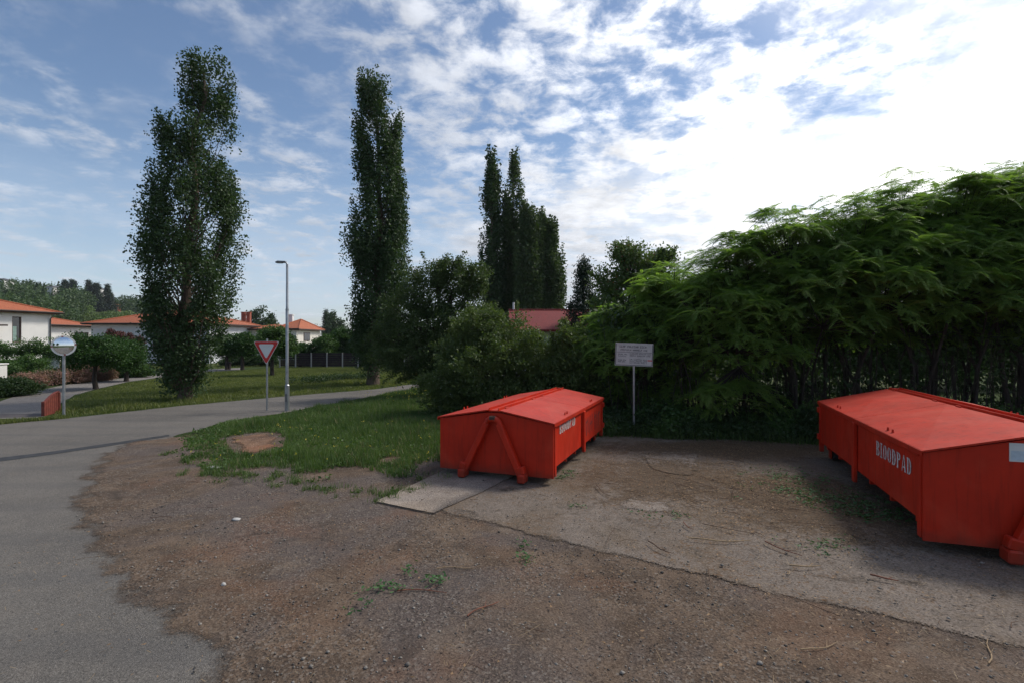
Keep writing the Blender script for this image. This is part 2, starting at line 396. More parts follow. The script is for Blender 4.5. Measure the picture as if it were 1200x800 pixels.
def m_red(name, col, dust=.15, rough=.42):
    m, N = mat(name)
    c = N.mix(N.step(N.noise(N.obj, 1.6, 5, .6), .3, .7), tuple(q*.85 for q in col), tuple(q*1.1 for q in col))
    sx = N.n('ShaderNodeMapping', None, Vector=N.obj, Scale=(5, 5, .35))
    streak = N.noise(sx.outputs[0], 3.0, 5, .65)
    c = N.mix(N.m('MULTIPLY', N.step(streak, .50, .70), .55), c, tuple(q*.5 for q in col))
    fade = N.step(N.noise(N.obj, .9, 6, .65, .8), .48, .66); c = N.mix(N.m('MULTIPLY', fade, .45), c, (col[0]*1.12, col[1]*2.6, col[2]*4.0))
    sc2 = N.n('ShaderNodeMapping', None, Vector=N.obj, Scale=(2, 2, 26), Rotation=(0, .35, 0)); scr = N.noise(sc2.outputs[0], 6.0, 3, .6); c = N.mix(N.m('MULTIPLY', N.step(scr, .70, .74), .35), c, (.30, .12, .09))
    nz = N.n('ShaderNodeSeparateXYZ', None, _0=N.n('ShaderNodeNewGeometry').outputs['Normal']).outputs[2]
    du = N.m('MULTIPLY', N.step(nz, .5, .95), N.m('ADD', dust, N.m('MULTIPLY', N.step(N.noise(N.obj, 5, 6, .65, .5), .4, .75), dust*1.6)), clamp=True)
    c = N.mix(du, c, (.34, .20, .17))
    chip = N.step(N.noise(N.obj, 26, 4, .6), .705, .73)
    c = N.mix(N.m('MULTIPLY', chip, .8), c, (.09, .045, .03))
    N.set(N.b, 'Base_Color', c)
    N.set(N.b, 'Roughness', N.m('ADD', rough, N.m('MULTIPLY', du, .25)))
    N.set(N.b, 'Specular_IOR_Level', .22)
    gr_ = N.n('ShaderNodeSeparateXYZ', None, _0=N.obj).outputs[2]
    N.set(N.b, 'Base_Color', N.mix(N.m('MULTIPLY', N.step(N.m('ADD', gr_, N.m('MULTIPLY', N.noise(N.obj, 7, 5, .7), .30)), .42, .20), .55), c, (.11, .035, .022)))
    bump(N, N.noise(N.obj, 2.6, 4, .5), .5, .035); return m
def m_roof(name, c1, c2, sc_=1.0):
    m, N = mat(name)
    br = N.n('ShaderNodeTexBrick', None, Vector=N.obj, Color1=(*c1, 1), Color2=(*c2, 1), Mortar=tuple(q*.45 for q in c1)+(1,), Scale=3.2*sc_)
    br.inputs['Mortar Size'].default_value = .03
    c = N.mix(N.m('MULTIPLY', N.step(N.noise(N.obj, .6, 5, .6), .4, .7), .4), br.outputs[0], tuple(q*.6 for q in c1))
    N.set(N.b, 'Base_Color', c); N.set(N.b, 'Roughness', .75)
    z = N.n('ShaderNodeSeparateXYZ', None, _0=N.obj).outputs[2]
    saw = N.m('FRACT', N.m('MULTIPLY', z, 9.0))
    bump(N, N.m('ADD', saw, br.outputs[1]), .6, .04); return m
def m_bark(name, c1, c2):
    m, N = mat(name)
    sx = N.n('ShaderNodeMapping', None, Vector=N.obj, Scale=(9, 9, 1.4))
    f = N.noise(sx.outputs[0], 2.2, 6, .65)
    N.set(N.b, 'Base_Color', N.mix(N.step(f, .3, .7), c1, c2)); N.set(N.b, 'Roughness', .95); bump(N, f, .9, .04); return m
def m_mirrorglass():
    m, N = mat('mirror_glass'); N.set(N.b, 'Base_Color', (.86, .88, .9)); N.set(N.b, 'Metallic', 1.0)
    N.set(N.b, 'Roughness', .03); return m
def m_window():
    m, N = mat('window_glass')
    N.set(N.b, 'Base_Color', (.025, .03, .032)); N.set(N.b, 'Roughness', .06); N.set(N.b, 'Specular_IOR_Level', .8); return m

M = dict(
    ground=m_ground(), asphalt=m_asphalt(), dirt=m_dirt('gravelly_dirt', .48, True, .78), verge=m_dirt('verge_soil', .8, True, .15, (1.25, .95, .78)),
    soil=m_dirt('bare_soil', .7, True, .3, (1.42, 1.12, .95)),
    pad=m_concrete('weathered_concrete', (.160, .132, .110), 1.0, True, .5), slab=m_concrete('slab_concrete', (.255, .218, .188), .5, False, .3), pad2=m_concrete('worn_concrete', (.225, .190, .162), .5, True, .3),
    pathm=m_concrete('path_paving', (.20, .185, .172), .15),
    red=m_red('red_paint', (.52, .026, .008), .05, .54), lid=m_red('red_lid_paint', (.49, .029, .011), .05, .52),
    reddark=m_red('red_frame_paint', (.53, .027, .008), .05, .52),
    steel=plain('galvanised_steel', (.34, .35, .36), .42, .75, .2, 5), steel_dark=plain('grey_steel', (.16, .16, .165), .5, .5, .2, 5),
    black=plain('black_rubber', (.02, .02, .02), .8), rust=plain('rusty_steel', (.07, .035, .022), .85, .2, .4, 20),
    white=plain('white_paint', (.74, .73, .71), .6, 0, .05, 2), cream=plain('cream_render', (.72, .68, .62), .85, 0, .06, 1.2),
    wallw=plain('white_render', (.76, .74, .71), .85, 0, .05, 1.0), wall_shade=plain('shaded_white_render', (.60, .61, .64), .85, 0, .05, 1.0),  # second tone: white wall with bluish shade mixed into its colour
    signred=plain('sign_red', (.58, .018, .015), .45, 0, .06), signwhite=plain('sign_white', (.68, .68, .66), .5, 0, .05),
    boardwhite=plain('weathered_board', (.52, .50, .47), .65, 0, .12, 3), ink=plain('black_ink', (.03, .03, .035), .7), letter=plain('white_stencil_paint', (.56, .52, .50), .7, 0, .35, 30),
    graffiti=plain('grey_spray_paint', (.13, .035, .035), .7, 0, .3, 30),
    sticker=plain('pale_blue_sticker', (.52, .60, .66), .5, 0, .12, 14),
    tile=m_roof('orange_roof_tile', (.50, .145, .055), (.42, .115, .05)), redroof=m_roof('dark_red_roof_tile', (.27, .030, .028), (.21, .024, .024)),
    fascia=plain('dark_fascia', (.05, .035, .03), .7), frame=plain('brown_window_frame', (.075, .035, .022), .6),
    glass=m_window(), curtain=plain('green_curtain', (.25, .36, .32), .9), brick=plain('red_brick', (.30, .085, .055), .9, 0, .25, 3, .4),
    fence=plain('dark_brown_fence', (.022, .013, .014), .85, 0, .3, 4), concrete_post=plain('pale_concrete_post', (.36, .34, .32), .9, 0, .1),
    redwood=plain('red_brown_wood', (.17, .035, .022), .7, 0, .25, 8, .3), mirror=m_mirrorglass(),
    rimred=plain('faded_red', (.30, .13, .11), .6), 
    orange=plain('orange_plastic', (.62, .13, .03), .6),
    bark=m_bark('poplar_bark', (.05, .036, .026), (.16, .115, .085)), barkd=m_bark('dark_bark', (.028, .020, .015), (.075, .055, .042)),
    stem=m_bark('sumac_stem', (.022, .017, .014), (.065, .048, .037)),
    lf_pop=leafmat('poplar_leaf', (.022, .047, .017), (.050, .086, .030), .22),
    lf_pop2=leafmat('poplar_leaf_light', (.030, .056, .019), (.068, .100, .036), .26),
    lf_sumac=leafmat('sumac_leaf', (.085, .165, .038), (.185, .260, .066), .50, .5, spec=.2),
    lf_bush=leafmat('bush_leaf', (.036, .066, .019), (.092, .124, .038), .30),
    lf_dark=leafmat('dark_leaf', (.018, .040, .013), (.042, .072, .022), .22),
    lf_fruit=leafmat('fruit_tree_leaf', (.032, .058, .018), (.074, .106, .036), .28),
    lf_maple=leafmat('globe_maple_leaf', (.020, .056, .012), (.045, .098, .022), .25),
    lf_con=leafmat('conifer_needle', (.012, .026, .014), (.026, .045, .022), .1),
    lf_redd=leafmat('plum_leaf', (.046, .082, .024), (.098, .138, .042), .32), lf_redtip=leafmat('reddish_leaf', (.10, .050, .025), (.20, .075, .035), .25),
    lf_hedge=leafmat('hedge_leaf', (.030, .072, .018), (.070, .125, .032), .28),
    lf_pink=leafmat('pink_blossom', (.060, .080, .032), (.32, .17, .15), .2),
    lf_wood=leafmat('woodland_leaf', (.034, .062, .020), (.072, .105, .036), .18, tint=True),
    blade=leafmat('grass_blade', (.044, .086, .024), (.098, .146, .046), .32),
    bladelawn=leafmat('lawn_blade', (.062, .098, .024), (.150, .158, .055), .34),
    dry=leafmat('dry_straw', (.14, .095, .05), (.30, .22, .125), .1),
    twig=plain('brown_twig', (.105, .060, .036), .9, 0, .3, 10), twigpale=plain('straw_coloured_twig', (.30, .21, .12), .9, 0, .2, 10),
    twigred=plain('reddish_twig', (.17, .065, .038), .9, 0, .3, 10),
    litter=leafmat('fallen_leaf', (.030, .020, .012), (.250, .155, .080), .1), litgreen=leafmat('fresh_fallen_leaf', (.03, .085, .025), (.06, .13, .04), .2),
    yellow=leafmat('yellow_flower', (.50, .38, .03), (.60, .50, .07), .2), pebble=plain('pebble', (.17, .155, .14), .9, 0, .5, 1.7),
    stone=plain('pale_stone', (.42, .41, .39), .9, 0, .15, 12, .4), sand=plain('pinkish_sand', (.50, .41, .33), .95, 0, .12, 3, .5),
    overlay=plain('dark_brown_band', (.075, .062, .058), .8, 0, .2, 3),
    tar=plain('tar_seam', (.03, .03, .031), .75, 0, .3, 6),
)

# ---------------------------------------------------------------- foliage builders
def rot_leaf_quads(C, size, aspect=.62, axis=None, spread=1.0, fold=.18):
    "rhombic leaves: centres C (n,3); returns V, Q"
    n = len(C); a = rng.normal(size=(n, 3))
    if axis is not None: a = a*spread+axis
    a /= np.linalg.norm(a, axis=1)[:, None]
    b = rng.normal(size=(n, 3)); b -= a*(a*b).sum(1)[:, None]; b /= np.linalg.norm(b, axis=1)[:, None]
    c = np.cross(a, b); L = (size*rng.uniform(.7, 1.3, n))[:, None]; W = L*aspect*.5
    V = np.stack([C-a*L*.5, C+b*W+c*L*fold*.5-a*L*.08, C+a*L*.5, C-b*W+c*L*fold*.5-a*L*.08], 1).reshape(-1, 3)
    return V, np.arange(4*n).reshape(n, 4)
def clump_leaves(centers, per, sig, size, aspect=.62, axis=None, spread=1.0):
    n = len(centers); C = np.repeat(np.asarray(centers), per, 0); C = C+rng.normal(size=C.shape)*np.asarray(sig)
    return rot_leaf_quads(C, size, aspect, axis, spread)
def merge(parts):
    Vs = []; Qs = []; b = 0
    for V, Q in parts: Vs.append(V); Qs.append(Q+b); b += len(V)
    return np.concatenate(Vs), np.concatenate(Qs)

def poplar(label, base, prof, H, nclump, per, leaf, mat_, trunk_r, lean=(0, 0), sig=(.22, .22, .42), hollow=None, group='slender poplar trees', z0=.3):
    "prof: rows (z, xl, xr) relative to the base, in metres"
    prof = np.array(prof); t = thing('poplar_tree', label, 'tree', (base[0], base[1], 0), 0, group)
    zc = prof[:, 0]; cx = (prof[:, 1]+prof[:, 2])/2; hw = (prof[:, 2]-prof[:, 1])/2
    zs = np.linspace(zc[0], zc[-1], 300); w = np.interp(zs, zc, hw); cdf = np.cumsum(w**1.35*np.where(zs < .22*zs[-1], 1.5, 1.0)); cdf /= cdf[-1]
    z = np.interp(rng.random(nclump), cdf, zs)
    ph = rng.uniform(0, 2*np.pi, nclump); rho = np.sqrt(rng.uniform(.04, 1.0, nclump))
    if hollow is not None:
        k = (z > hollow[0]) & (z < hollow[1]); rho[k] = np.sqrt(rng.uniform(.35, 1.0, k.sum()))
    # lobes: the outline swells and shrinks with height and direction
    lob = np.array([mnoise.noise(Vector((math.cos(p)*1.3+base[0], math.sin(p)*1.3, q*.55))) for p, q in zip(ph, z)])
    lob2 = np.array([mnoise.noise(Vector((math.cos(p)*2.6+base[0]+9, math.sin(p)*2.6, q*1.15))) for p, q in zip(ph, z)])
    hl = np.interp(z, zc, hw); sl = np.clip(hl/(3.2*sig[0]), .22, 1.0); wz = hl*np.minimum(.93+.07*lob+.20*lob2, 1.05)-sig[0]*1.15*sl; wz = np.maximum(wz, .02); z = np.minimum(z, H-sig[2]*(1.25+1.9*rho*rng.random(nclump))); cz = np.interp(z, zc, cx)
    C = np.c_[cz+wz*rho*np.cos(ph), wz*rho*np.sin(ph)*.95, z]
    keep = np.array([mnoise.noise(Vector((c[0]*1.5+base[0], c[1]*.9, c[2]*.34+base[1]))) for c in C]) > -.10
    C = C[keep]
    outd = np.c_[np.cos(ph[keep])*.22, np.sin(ph[keep])*.22, np.ones(len(C))]
    Cs = np.repeat(C, per, 0); tn = np.clip(rng.normal(size=Cs.shape), -1.7, 1.7); q_ = tn[:, 2]*sig[2]
    taper = np.clip(1.05-.35*tn[:, 2], .35, 1.4)[:, None]
    Cs = Cs+np.repeat(outd, per, 0)*q_[:, None]+np.c_[tn[:, :2]*np.array(sig[:2])*taper*np.repeat(sl[keep], per)[:, None], np.zeros(len(Cs))]
    V, Q = rot_leaf_quads(Cs, leaf, .72, np.array([0, 0, .25]), 1.0)
    k = V[:, 2].reshape(-1, 4).min(1) > .05
    Q = Q[k]
    link('crown', npmesh('crown', V, Q, mat_), t)
    mb = MB()
    tr = []; rr = []
    for q in np.linspace(0, .93*H, 14):
        c_ = np.interp(q, zc, cx)*min(1, q/(H*.25)); wob = .05*math.sin(q*1.7)
        tr.append((c_*.85+wob, wob*.7, q-(.25 if q == 0 else 0))); rr.append(trunk_r*(1.25 if q == 0 else 1)*(1-.93*q/H)+.012)
    mb.tube(tr, rr, 10)
    T = np.array(tr)
    for i in range(min(len(C), 150)):
        c = C[i]; zs_ = max(z0, c[2]-rng.uniform(.9, 2.6)-.25*abs(c[0])); s = np.array([np.interp(zs_, T[:, 2], T[:, 0]), np.interp(zs_, T[:, 2], T[:, 1]), zs_])
        mid = s+(c-s)*np.array([.6, .6, .42]); r0 = max(.018, trunk_r*.22*(1-zs_/H))
        mb.tube([s, mid, c], [r0, r0*.62, .010], 5, False)
    mb.build('trunk', M['bark'], t, recalc=False)
    return t

def limb_tree(name, label, cat, base, trunk_h, trunk_r, blobs, leafmat_, leaf, nsub, per, sig, bark, group=None, aspect=.62, lean=(0, 0), stems=1, rz=0, blossoms=None, shoots=0, lobe=.45):
    "blobs: (x,y,z,rx,ry,rz) relative to the base; crown of leaf clumps near the blobs' surfaces, limbs running to them"
    t = thing(name, label, cat, (base[0], base[1], 0), rz, group)
    C = []
    vol = np.array([b[3]*b[4]+b[3]*b[5] for b in blobs]); vol = vol/vol.sum()
    for b, v in zip(blobs, vol):
        n = max(4, int(nsub*v)); d = rng.normal(size=(n, 3)); d /= np.linalg.norm(d, axis=1)[:, None]
        r = rng.uniform(.25, 1.0, n)**.45
        lob = np.array([mnoise.fractal(Vector(q*1.6)+Vector((b[0], base[0], b[2]+base[1])), 1, 2, 3) for q in d])
        C.append(np.array(b[:3])+d*(r*(1+lobe*lob))[:, None]*np.array(b[3:]))
    C = np.concatenate(C); C = C[C[:, 2] > .12]
    # shoots reaching out of the crown
    top = np.argsort(-C[:, 2]+rng.normal(0, .5, len(C)))[:max(3, len(C)//14)]; zs_ = np.ptp(C[:, 2])
    for k_ in ((1, 2) if lobe > .3 else ()): C = np.r_[C, C[top]+np.c_[rng.normal(0, .03, (len(top), 2))*zs_, np.full(len(top), .045*zs_*k_)]+rng.normal(0, .02*zs_, (len(top), 3))]
    V, Q = clump_leaves(C, per, sig, leaf, aspect); sh_paths = []
    if shoots:
        mid_ = C.mean(0); outer = np.argsort(-np.linalg.norm((C-mid_)*np.array([1, 1, 1.2]), axis=1))[:len(C)//3]; L_ = []
        for k_ in rng.choice(outer, shoots):
            s_ = C[k_]; d_ = s_-mid_; d_ = d_/(np.linalg.norm(d_)+1e-6)*.6+np.array([0, 0, .75])+rng.normal(0, .3, 3); d_ /= np.linalg.norm(d_); ln = rng.uniform(.35, 1.0)*.16*(np.ptp(C[:, 2])+1.5)
            pts_ = [s_+d_*ln*f+np.array([0, 0, -.35*ln*f*f]) for f in np.linspace(-.3, 1, 9)]; sh_paths.append(pts_); L_ += pts_
        V2, Q2 = clump_leaves(np.array(L_), 9, (.045, .045, .04), leaf*.95, aspect); V, Q = merge([(V, Q), (V2, Q2)])
    Q = Q[V[:, 2].reshape(-1, 4).min(1) > .02]
    cr = link('crown', npmesh('crown', V, Q, leafmat_), t)
    if blossoms:
        Vb, Qb = clump_leaves(C[rng.random(len(C)) < blossoms[1]], 4, np.array(sig)*1.2, blossoms[2]); link('blossom', npmesh('blossom', Vb, Qb, blossoms[0]), cr)
    mb = MB(); tops = []
    if stems > 1: mb.tube([(0, 0, -.25), (0, 0, .10), (0, 0, .22)], [trunk_r*2.8, trunk_r*2.5, trunk_r*1.2], 10)   # common rootstock
    for s in range(stems):
        a = 2*math.pi*s/stems+.7; o = .0 if stems == 1 else trunk_r*1.0
        top = Vector((lean[0]+math.cos(a)*o*5, lean[1]+math.sin(a)*o*5, trunk_h)); b0 = Vector((math.cos(a)*o, math.sin(a)*o, -.2))
        mid = b0.lerp(top, .5)+Vector((random.uniform(-.05, .05), random.uniform(-.05, .05), 0))
        mb.tube([b0, b0+Vector((0, 0, .3)), mid, top], [trunk_r*1.35, trunk_r, trunk_r*.86, trunk_r*.7], 9); tops.append(top)
    for b in blobs:
        top = min(tops, key=lambda q: (q-Vector(b[:3])).length); e = Vector(b[:3]); m_ = top.lerp(e, .55)+Vector((0, 0, .12*(e-top).length))
        mb.tube([top-Vector((0, 0, .15)), m_, e], [trunk_r*.62, trunk_r*.42, trunk_r*.2], 6, False)
    for pts_ in sh_paths: mb.tube(pts_[::2], [.008, .007, .006, .004, .003], 4, False)
    for i in range(0, len(C), max(1, len(C)//90)):
        c = Vector(C[i]); b = min(blobs, key=lambda q: (Vector(q[:3])-c).length); s = Vector(b[:3]).lerp(min(tops, key=lambda q: (q-c).length), .35)
        mb.tube([s, s.lerp(c, .5)+Vector((0, 0, .06)), c], [trunk_r*.2+.006, trunk_r*.12+.004, .004], 4, False)
    mb.build('trunk', bark, t, recalc=False)
    return t

def pinnate_template(pairs=10, L=.46, lw=.026, ll=.105, droop=.55):
    V = []; Q = []
    def rach(s): return np.array([L*s*(1-.12*s*s*droop), 0, -L*droop*.42*s*s])
    for i in range(pairs):
        s = .14+.86*i/(pairs-1); p = rach(s); e = math.sin(math.pi*min(.97, .18+.78*s))**.6
        for sg in (-1, 1):
            l = ll*(.5+.6*e); a = 1.12-.35*s; dirv = np.array([math.cos(a), sg*math.sin(a), -.34]); dirv /= np.linalg.norm(dirv)
            w = np.array([math.sin(a), -sg*math.cos(a), .10])*lw*.5
            b = len(V); V += [p, p+dirv*l*.42+w, p+dirv*l, p+dirv*l*.42-w]; Q.append((b, b+1, b+2, b+3))
    # terminal leaflet and rachis
    p = rach(1.0); b = len(V); V += [p, p+np.array([.04, lw*.5, -.02]), p+np.array([ll*.9, 0, -.05]), p+np.array([.04, -lw*.5, -.02])]; Q.append((b, b+1, b+2, b+3))
    m_ = rach(.5); b = len(V); V += [np.array([0, .004, 0]), np.array([0, -.004, 0]), m_-np.array([0, .003, 0]), m_+np.array([0, .003, 0])]; Q.append((b, b+1, b+2, b+3))
    b = len(V); V += [m_+np.array([0, .003, 0]), m_-np.array([0, .003, 0]), p-np.array([0, .001, 0]), p+np.array([0, .001, 0])]; Q.append((b, b+1, b+2, b+3))
    return np.array(V), np.array(Q)
PIN = [pinnate_template(8, .42, .034, .115, .6), pinnate_template(9, .50, .035, .12, .8), pinnate_template(7, .36, .033, .105, .4)]
def place_templates(T, P, yaw, pitch, roll, scale):
    V0, Q0 = T; n = len(P)
    cy, sy = np.cos(yaw), np.sin(yaw); cp, sp = np.cos(pitch), np.sin(pitch); cr, sr = np.cos(roll), np.sin(roll)
    v = V0[None]*scale[:, None, None]; x, y, z = v[..., 0], v[..., 1], v[..., 2]
    y, z = y*cr[:, None]-z*sr[:, None], y*sr[:, None]+z*cr[:, None]
    x, z = x*cp[:, None]-z*sp[:, None], x*sp[:, None]+z*cp[:, None]
    x, y = x*cy[:, None]-y*sy[:, None], x*sy[:, None]+y*cy[:, None]
    V = np.stack([x, y, z], -1)+P[:, None]
    Q = (Q0[None]+(np.arange(n)*len(V0))[:, None, None]).reshape(-1, 4)
    return V.reshape(-1, 3), Q
def sumac(label, base, H, blobs, nros, stems, scale=1.0, rosper=9):
    t = thing('sumac_tree', label, 'tree', (base[0], base[1], 0), 0, 'feathery sumac trees along the edge of the yard')
    C = []; D = []
    vol = np.array([b[3]*b[5] for b in blobs]); vol /= vol.sum()
    for b, v in zip(blobs, vol):
        n = int(nros*v*.95); d = rng.normal(size=(n, 3)); d /= np.linalg.norm(d, axis=1)[:, None]; d[:, 2] = np.where(d[:, 2] < -.45, -d[:, 2], d[:, 2]); r = rng.uniform(.12, 1, n)**.38
        lob = np.array([mnoise.fractal(Vector(q*2.3)+Vector((b[0]+base[0], 0, b[2])), 1, 2, 3) for q in d])
        C.append(np.array(b[:3])+d*(r*(1+.20*lob))[:, None]*np.array(b[3:])); D.append(d)
        ns = max(3, int(nros*v/34)); d = rng.normal(size=(ns, 3)); d /= np.linalg.norm(d, axis=1)[:, None]; d[:, 2] = np.where(d[:, 2] < -.4, -d[:, 2], d[:, 2])
        sub = np.array(b[:3])+d*rng.uniform(.72, .93, (ns, 1))*np.array(b[3:])
        for s_ in sub:                                        # some branches end in a spreading umbrella of rosettes
            n = rng.integers(12, 22); R_ = rng.uniform(.30, .52); h_ = rng.normal(size=(n, 3)); h_[:, 2] = np.abs(h_[:, 2])*.9+.05; h_ /= np.linalg.norm(h_, axis=1)[:, None]
            C.append(s_+h_*np.array([R_, R_, R_*.55])*rng.uniform(.75, 1.05, (n, 1))); D.append(h_)
    C = np.concatenate(C); D = np.concatenate(D)
    parts = []
    for k in range(rosper):
        yaw = 2*np.pi*k/rosper+rng.uniform(-.35, .35, len(C)); out = np.cos(yaw)*D[:, 0]+np.sin(yaw)*D[:, 1]
        pitch = .10-.45*out+rng.normal(0, .20, len(C))
        sel = rng.random(len(C)) < .93
        T = PIN[k % 3]
        parts.append(place_templates(T, C[sel], yaw[sel], pitch[sel], rng.normal(0, .22, sel.sum()), scale*.66*rng.uniform(.6, 1.35, sel.sum())))
    V, Q = merge(parts); link('crown', npmesh('crown', V, Q, M['lf_sumac']), t)
    mb = MB(); tops = []
    for s in range(stems):
        a = rng.uniform(0, 6.28); bx, by = math.cos(a)*rng.uniform(.1, .8), math.sin(a)*rng.uniform(.05, .5)
        b = blobs[s % len(blobs)]; e = np.array(b[:3])+np.array([rng.uniform(-.6, .6), rng.uniform(-.5, .5), 0])*b[3]*.5; e[2] = max(1.8, b[2]-.2*b[5])
        m1 = np.array([bx*1.1+rng.uniform(-.12, .12), by*1.1+rng.uniform(-.12, .12), e[2]*.45]); r0 = rng.uniform(.03, .065)
        mb.tube([(bx, by, -.15), (bx, by, .3), m1, e], [r0*1.2, r0, r0*.8, r0*.5], 6, False); tops.append(Vector(e)); tops.append(Vector(m1)*.35+Vector(e)*.65)
    for i in range(0, len(C), 2):
        c = Vector(C[i]); s = min(tops, key=lambda q: (q-c).length)
        c2 = s.lerp(c, .93); mb.tube([s, s.lerp(c, .55)+Vector((0, 0, -.05)), c2], [.014, .009, .004], 4, False)
    mb.build('trunk', M['stem'], t, recalc=False)
    return t
def blades(P, h, width, lean=.35, zb=0.0):
    n = len(P); a = rng.uniform(0, 2*np.pi, n); d = np.c_[np.cos(a), np.sin(a), np.zeros(n)]; s = np.c_[-np.sin(a), np.cos(a), np.zeros(n)]
    h = h*rng.uniform(.55, 1.25, n); l = (rng.uniform(.05, 1, n)*lean*h)[:, None]; B = np.c_[P, np.full(n, zb)] if P.shape[1] == 2 else P
    up = np.c_[np.zeros(n), np.zeros(n), h]; w = (width*rng.uniform(.6, 1.3, n))[:, None]*s
    V = np.stack([B-w, B+w, B+up*.55+d*l*.35+w*.75, B+up*.55+d*l*.35-w*.75, B+up+d*l+w*.12, B+up+d*l-w*.12], 1).reshape(-1, 3)
    i = np.arange(n)[:, None]*6
    return V, np.concatenate([i+np.array([[0, 1, 2, 3]]), i+np.array([[3, 2, 4, 5]])])
#@@STRUCTURE

# ---------------------------------------------------------------- ground, roads, hill
o = link('ground', npmesh('ground', [(-900, -200, 0), (900, -200, 0), (900, 1100, 0), (-900, 1100, 0)], [(0, 1, 2, 3)], M['ground'])); tag(o, kind='structure')
ROAD = [(-40, 12.6), g(-160, 506), g(0, 497), g(80, 489.5), g(210, 475.5), g(330, 464.5), g(437, 456), g(490, 449), g(530, 444), g(600, 437.5), g(660, 434),
        g(660, 438), g(600, 442), g(530, 448.5), g(490, 454), g(420, 467), g(340, 482), g(262, 494), g(205, 511), g(240, 560), (-.5, 3.0), (1.5, -3), (-16, -3), (-40, 3)]
tag(sheet('road', ragged(ROAD, .25, .10, 1.2, 3.0), .004, M['asphalt']), kind='structure')
PATH = [g(-60, 491), g(40, 490), g(52, 487.5), g(72, 472), g(86, 463), g(113, 455.5), g(150, 447), g(186, 442), g(240, 435.5), g(285, 432.8), g(284, 430.6), g(240, 432.5), g(176, 438.5),
        g(126, 445), g(77, 450.5), g(33, 459), g(0, 470), g(-60, 484)]
tag(sheet('path', ragged(PATH, .3, .05, 1.0, 9.0), .006, M['pathm']), kind='structure')
tag(sheet('dark_path_band', [g(-40, 489.8), g(48, 488.2), g(53, 484.5), g(-40, 484.8)], .012, M['overlay']), kind='structure')  # dark brown band laid across the path mouth
tag(sheet('road_seam', [(p[0], p[1]) for p in ragged([g(-20, 538.5), g(60, 529), g(130, 519), g(198, 509), g(199, 511), g(130, 522), g(60, 532.5), g(-20, 543)], .12, .025, 4.0, 2.0)], .009, M['tar']), kind='structure')
def zyard(V): return np.clip(.004+.008*fnoise(V, 1.1, 4.0)+.003*fnoise(V, 5.0, 1.0), 0, .008)
YARD = [g(205, 510), g(138, 517), g(98, 533), g(74, 558), g(56, 592), g(54, 625), g(66, 655), g(98, 700), g(135, 745), g(180, 800), g(240, 960), (-1.6, 1.4), (8, 1.2), (15, 3.0), (15, 11.0), g(950, 512),
        (2.4, 13.6), (-.2, 12.5), g(450, 520), g(340, 500), g(250, 502)]
YR = ragged(YARD, .12, .10, .9, 5.0)
tag(sheet('dirt_yard', YR, .010, M['dirt'], .17, zyard, .85, zone=((-9, 1), (15, 14))), kind='structure')
VERGE = [g(203, 513), g(240, 500.5), g(262, 495), g(340, 483), g(420, 468), g(490, 454.8), g(530, 449), g(600, 442.5), g(640, 440), (12, 30), (26, 22), (22, 10.2), (12.4, 11.15), g(950, 516.5),
         g(840, 512), g(702, 508.5), (1.6, 12.9), (-.35, 10.3), g(527, 551), g(470, 574), g(444, 584), g(400, 577), g(350, 566), g(330, 560), g(260, 556), g(222, 552), g(205, 531)]
VR = ragged(VERGE, .15, .14, 1.8, 8.0)
tag(sheet('verge_soil', VR, .0235, M['verge'], None, None, .45), kind='structure')
BARE = [g(262, 514), g(300, 508), g(322, 507), g(332, 514), g(330, 524), g(305, 533), g(283, 534), g(268, 522)]
tag(sheet('bare_soil_patch', ragged(BARE, .06, .09, 2.5, 1.0), .030, M['soil'], .12, None, .42), kind='structure')
PAD = [g(470, 596), g(507, 603), g(560, 616), g(640, 637), g(720, 657), g(800, 677), g(960, 716), g(1100, 745), g(1290, 795), (13, 4.6), (12.8, 10.9), g(950, 516), g(840, 511.5), g(702, 508), (1.9, 12.7), (.35, 11.0), g(530, 556)]
def zpad(V): return np.clip(.004+.008*fnoise(V, .7, 2.0), 0, .012)
tag(sheet('concrete_pad', ragged(PAD, .07, .028, 2.0, 6.0), .0215, M['pad'], .3, zpad, .40), kind='structure')
SLAB = [g(440.5, 590), g(508, 603.5), g(566, 578), g(600, 560), g(560, 548), g(524, 551)]
tag(sheet('concrete_slab', ragged(SLAB, .08, .018, 3.0, 2.0), .040, M['slab'], .3, None, .3, .040), kind='structure')
tag(sheet('rear_slab', ragged([g(752, 529.5), g(822, 531), g(821, 558.5), g(800, 560), g(757, 551)], .08, .02, 3.0, 4.0), .036, M['pad2'], .3, None, .10), kind='structure')
tag(sheet('patch_slab', ragged([g(660, 607), g(700, 596), g(782, 607), g(803, 604), g(800, 580), g(760, 575)], .08, .05, 2.0, 7.0), .034, M['pad2'], .4, None, .35), kind='structure')

def hill_h(x, y):
    u = x/np.maximum(y, 1.)                                     # bearing
    along = np.interp(u, [-2.2, -1.4, -1.05, -.9, -.75, -.62, -.5, -.3], [31, 31, 25, 23, 19, 14, 6, 0])
    r = np.hypot(x, y); rise = np.clip((r-170)/250, 0, 1); rise = rise*rise*(3-2*rise)
    return along*rise
def build_hill():
    us = np.linspace(-2.2, -.3, 60); ys = np.linspace(70, 420, 40)
    V = []; 
    for yy in ys:
        for u in us:
            x = u*yy; z = float(hill_h(np.array(x), np.array(yy)))+.05*0; V.append((x, yy, z-.03+.6*max(0, mnoise.noise(Vector((x*.03, yy*.03, 0))))*min(1, z/3)))
    n = len(us); Q = [(j*n+i, j*n+i+1, (j+1)*n+i+1, (j+1)*n+i) for j in range(len(ys)-1) for i in range(n-1)]
    tag(link('hill', npmesh('hill', V, Q, M['ground'], smooth=True)), kind='structure')
build_hill()

